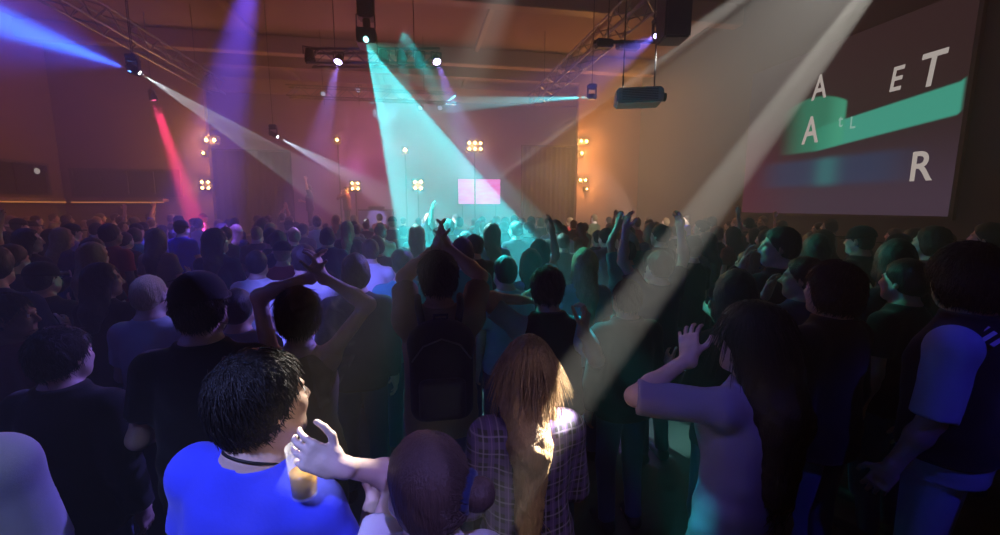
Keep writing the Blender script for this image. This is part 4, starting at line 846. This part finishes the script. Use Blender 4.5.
for a in (
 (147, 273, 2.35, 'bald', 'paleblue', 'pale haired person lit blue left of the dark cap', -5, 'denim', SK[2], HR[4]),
 (236, 288, 2.35, 'arms down', 'grey', 'man in grey shirt right of the dark cap', 0),
 (256, 250, 3.7, 'arms down', 'white', 'man in white shirt seen just left of the white backed dancer', 0),
 (297, 243, 3.1, 'leaning', 'white', 'dancer with broad white shirt back lit blue', 0),
 (355, 252, 2.75, 'shaggy', 'charcoal', 'dark shaggy person behind the folded raised arms', 0),
 (368, 238, 4.1, 'leaning', 'white', 'man in white shirt lit blue before the mixing table', 0),
 (402, 247, 3.3, 'arms down', 'teal', 'person in teal shirt left of the man with backpack', 0),
 (462, 236, 3.5, 'shaggy', 'teal', 'person in teal top right behind the joined hands', 0),
 (505, 255, 3.1, 'arms down', 'sky', 'man in pale teal shirt left of the vest dancer', 10),
 (531, 248, 3.6, 'right arm up', 'sky', 'woman in pale teal shirt with right arm stretched up', 0),
 (585, 247, 3.2, 'long hair', 'sky', 'long haired woman bathed in teal right of vest dancer', -10, 'denim', None, HR[4]),
 (627, 240, 4.4, 'clapping overhead', 'teal', 'person clapping overhead before the amber wall', 0),
 (660, 250, 3.2, 'both arms up', 'navy', 'person with both arms up under the big white beam', 0),
 (738, 268, 2.05, 'turned head', 'black', 'dark haired person with turned head before girl in lilac', 0, 'denim', None, HR[0]),
 (782, 226, 2.9, 'hand at face', 'black', 'person with teal rimmed head under the left of the screen', 0),
 (818, 233, 3.5, 'turned head', 'black', 'woman in black with teal lit neck under the screen', 0, 'denim', None, HR[1]),
 (806, 256, 2.5, 'hand at face', 'navy', 'man in navy holding hand at face beside shaggy man', -15),
 (898, 238, 2.7, 'turned head', 'charcoal', 'woman with green lit face under the screen', -5),
 (862, 226, 4.0, 'cap', 'black', 'capped man in black under middle of the screen', 0),
 (934, 225, 3.4, 'shaggy', 'maroon', 'shaggy person in maroon left of the black vest', 0),
 (908, 258, 2.4, 'arms down', 'black', 'man in black directly left of the black vest', 0),
 (990, 222, 3.9, 'arms down', 'black', 'man in black behind the black vest at right edge', 0),
 (100, 262, 2.9, 'turned head', 'black', 'long haired woman in black left of the pale haired person', 0, 'denim', None, HR[0]),
 (40, 262, 3.0, 'cap', 'charcoal', 'capped person near the far left edge', 0),
 (692, 236, 4.2, 'cap', 'black', 'capped man in black behind the lilac girl hand', 0),
): crowd_at(*a)
ZONES = [(205, 'before the red lit bar wall'), (300, 'before the left stage flat'), (395, 'before the mixing table'), (520, 'in teal haze'), (580, 'before the right stage flat'), (735, 'before the amber lit wall'), (1200, 'below the projection screen')]
def zone(u): return next(t for lim, t in ZONES if u < lim)
POSE = {'arms down': 'short haired', 'shaggy': 'shaggy haired', 'long hair': 'long haired', 'cap': 'capped', 'bun': 'bun haired', 'both arms up': 'both arms raised', 'right arm up': 'right arm raised', 'clapping overhead': 'clapping overhead', 'hand at face': 'hand at face', 'turned head': 'head turned', 'left arm up': 'left arm raised', 'bald': 'close cropped', 'leaning': 'leaning forward'}
FILL = []
d = 2.45
while d < 14.2:
    u = -40 + random.uniform(0, 60); st = (.52 + .014 * d) * F / d
    while u < 1040:
        dd = d * (1 + random.uniform(-.05, .05)); p = C0 + dd * (FW + (u - 500) / F * RT); x, y = p[0], p[1]
        if LX + .5 < x < RX - .45 and y < 15.0 and all((x - a) ** 2 + (y - b) ** 2 > (rr + .31) ** 2 for a, b, rr in PLACED):
            PLACED.append((x, y, .23)); FILL.append((u, dd, x, y))
        u += st * random.uniform(.85, 1.25)
    d *= 1.125 if d < 6 else 1.095
print('FILL', len(FILL))
from collections import Counter, defaultdict
rows = []
for u, dd, x, y in FILL:
    k = random.choices(list(KINDS), [16, 10, 12, 9, 6, 1.2, 1.2, 1.5, 5, 7, 1.5, 5, 5])[0]
    if dd < 3.4 and k in ('both arms up', 'right arm up', 'left arm up', 'clapping overhead'): k = 'arms down'
    c = random.choices(SHIRTS, [9, 7, 6, 4, 2, 1.5, 2, 3, 2, 4, 1, 2, 1.5, 1.5, 1])[0]
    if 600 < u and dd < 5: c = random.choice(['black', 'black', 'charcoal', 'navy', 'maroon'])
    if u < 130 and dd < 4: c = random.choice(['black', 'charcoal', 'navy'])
    near = 'near crowd' if dd < 4.5 else 'middle crowd' if dd < 8 else 'far crowd'
    if dd < 8: lab = '%s person in %s %s, %s' % (POSE[k], {'sky': 'pale teal', 'paleblue': 'pale blue', 'denim': 'faded blue', 'tan': 'tan'}.get(c, c), near, zone(u))
    else: lab = '%s person in the packed far crowd %s' % (POSE[k], zone(u))
    rows.append((k, x, y, c, lab))
cnt = Counter(r[4] for r in rows)
for k, x, y, c, lab in rows:
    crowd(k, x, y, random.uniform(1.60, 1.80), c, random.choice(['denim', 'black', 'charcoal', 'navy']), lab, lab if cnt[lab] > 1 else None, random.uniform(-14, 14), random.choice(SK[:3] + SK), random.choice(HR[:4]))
# two performers on the stage
for (u, v, k, c, lab) in ((310, 206, 'left arm up', 'charcoal', 'performer on stage left of the mixing table'), (347, 206, 'hand at face', 'maroon', 'performer on stage beside the mixing table')):
    q = hit(u, v, 1, 16.3 if u < 330 else 17.2); r = crowd(k, q[0], q[1], 1.72, c, 'black', lab, None, 180, SK[0]); r.location.z = 1.0
# cigarette smoke drifting up beside the man in blue
sm = bpy.data.materials.new('smoke'); sm.use_nodes = True; n, l = nt(sm); n.remove(n['Principled BSDF']); vs = n.new('ShaderNodeVolumeScatter'); tc = n.new('ShaderNodeTexCoord'); nz = n.new('ShaderNodeTexNoise'); nz.inputs['Scale'].default_value = 9; nz.inputs['Detail'].default_value = 5; nz.inputs['Distortion'].default_value = 1.2
rp = n.new('ShaderNodeMapRange'); rp.inputs[1].default_value = .50; rp.inputs[2].default_value = .75; rp.inputs[4].default_value = 16.0
l.new(tc.outputs['Object'], nz.inputs['Vector']); l.new(nz.outputs['Fac'], rp.inputs[0]); l.new(rp.outputs[0], vs.inputs['Density']); l.new(vs.outputs[0], n['Material Output'].inputs['Volume'])
c_ = P(328, 350, 1.28); k_ = Fld((-.2, -.2, -.3), (.2, .2, .3), .02); k_.cone((-.02, 0, -.16), (.01, 0, 0), .03, .06, .04); k_.cone((.01, 0, 0), (-.03, .02, .17), .06, .08, .05); V, Q = k_.mesh()
so_ = tag(mesh_obj('smoke', V, Q, sm, None), 'thin smoke drifting up right of the blue shirted man', 'smoke', kind='stuff'); so_.location = [float(q) for q in c_]
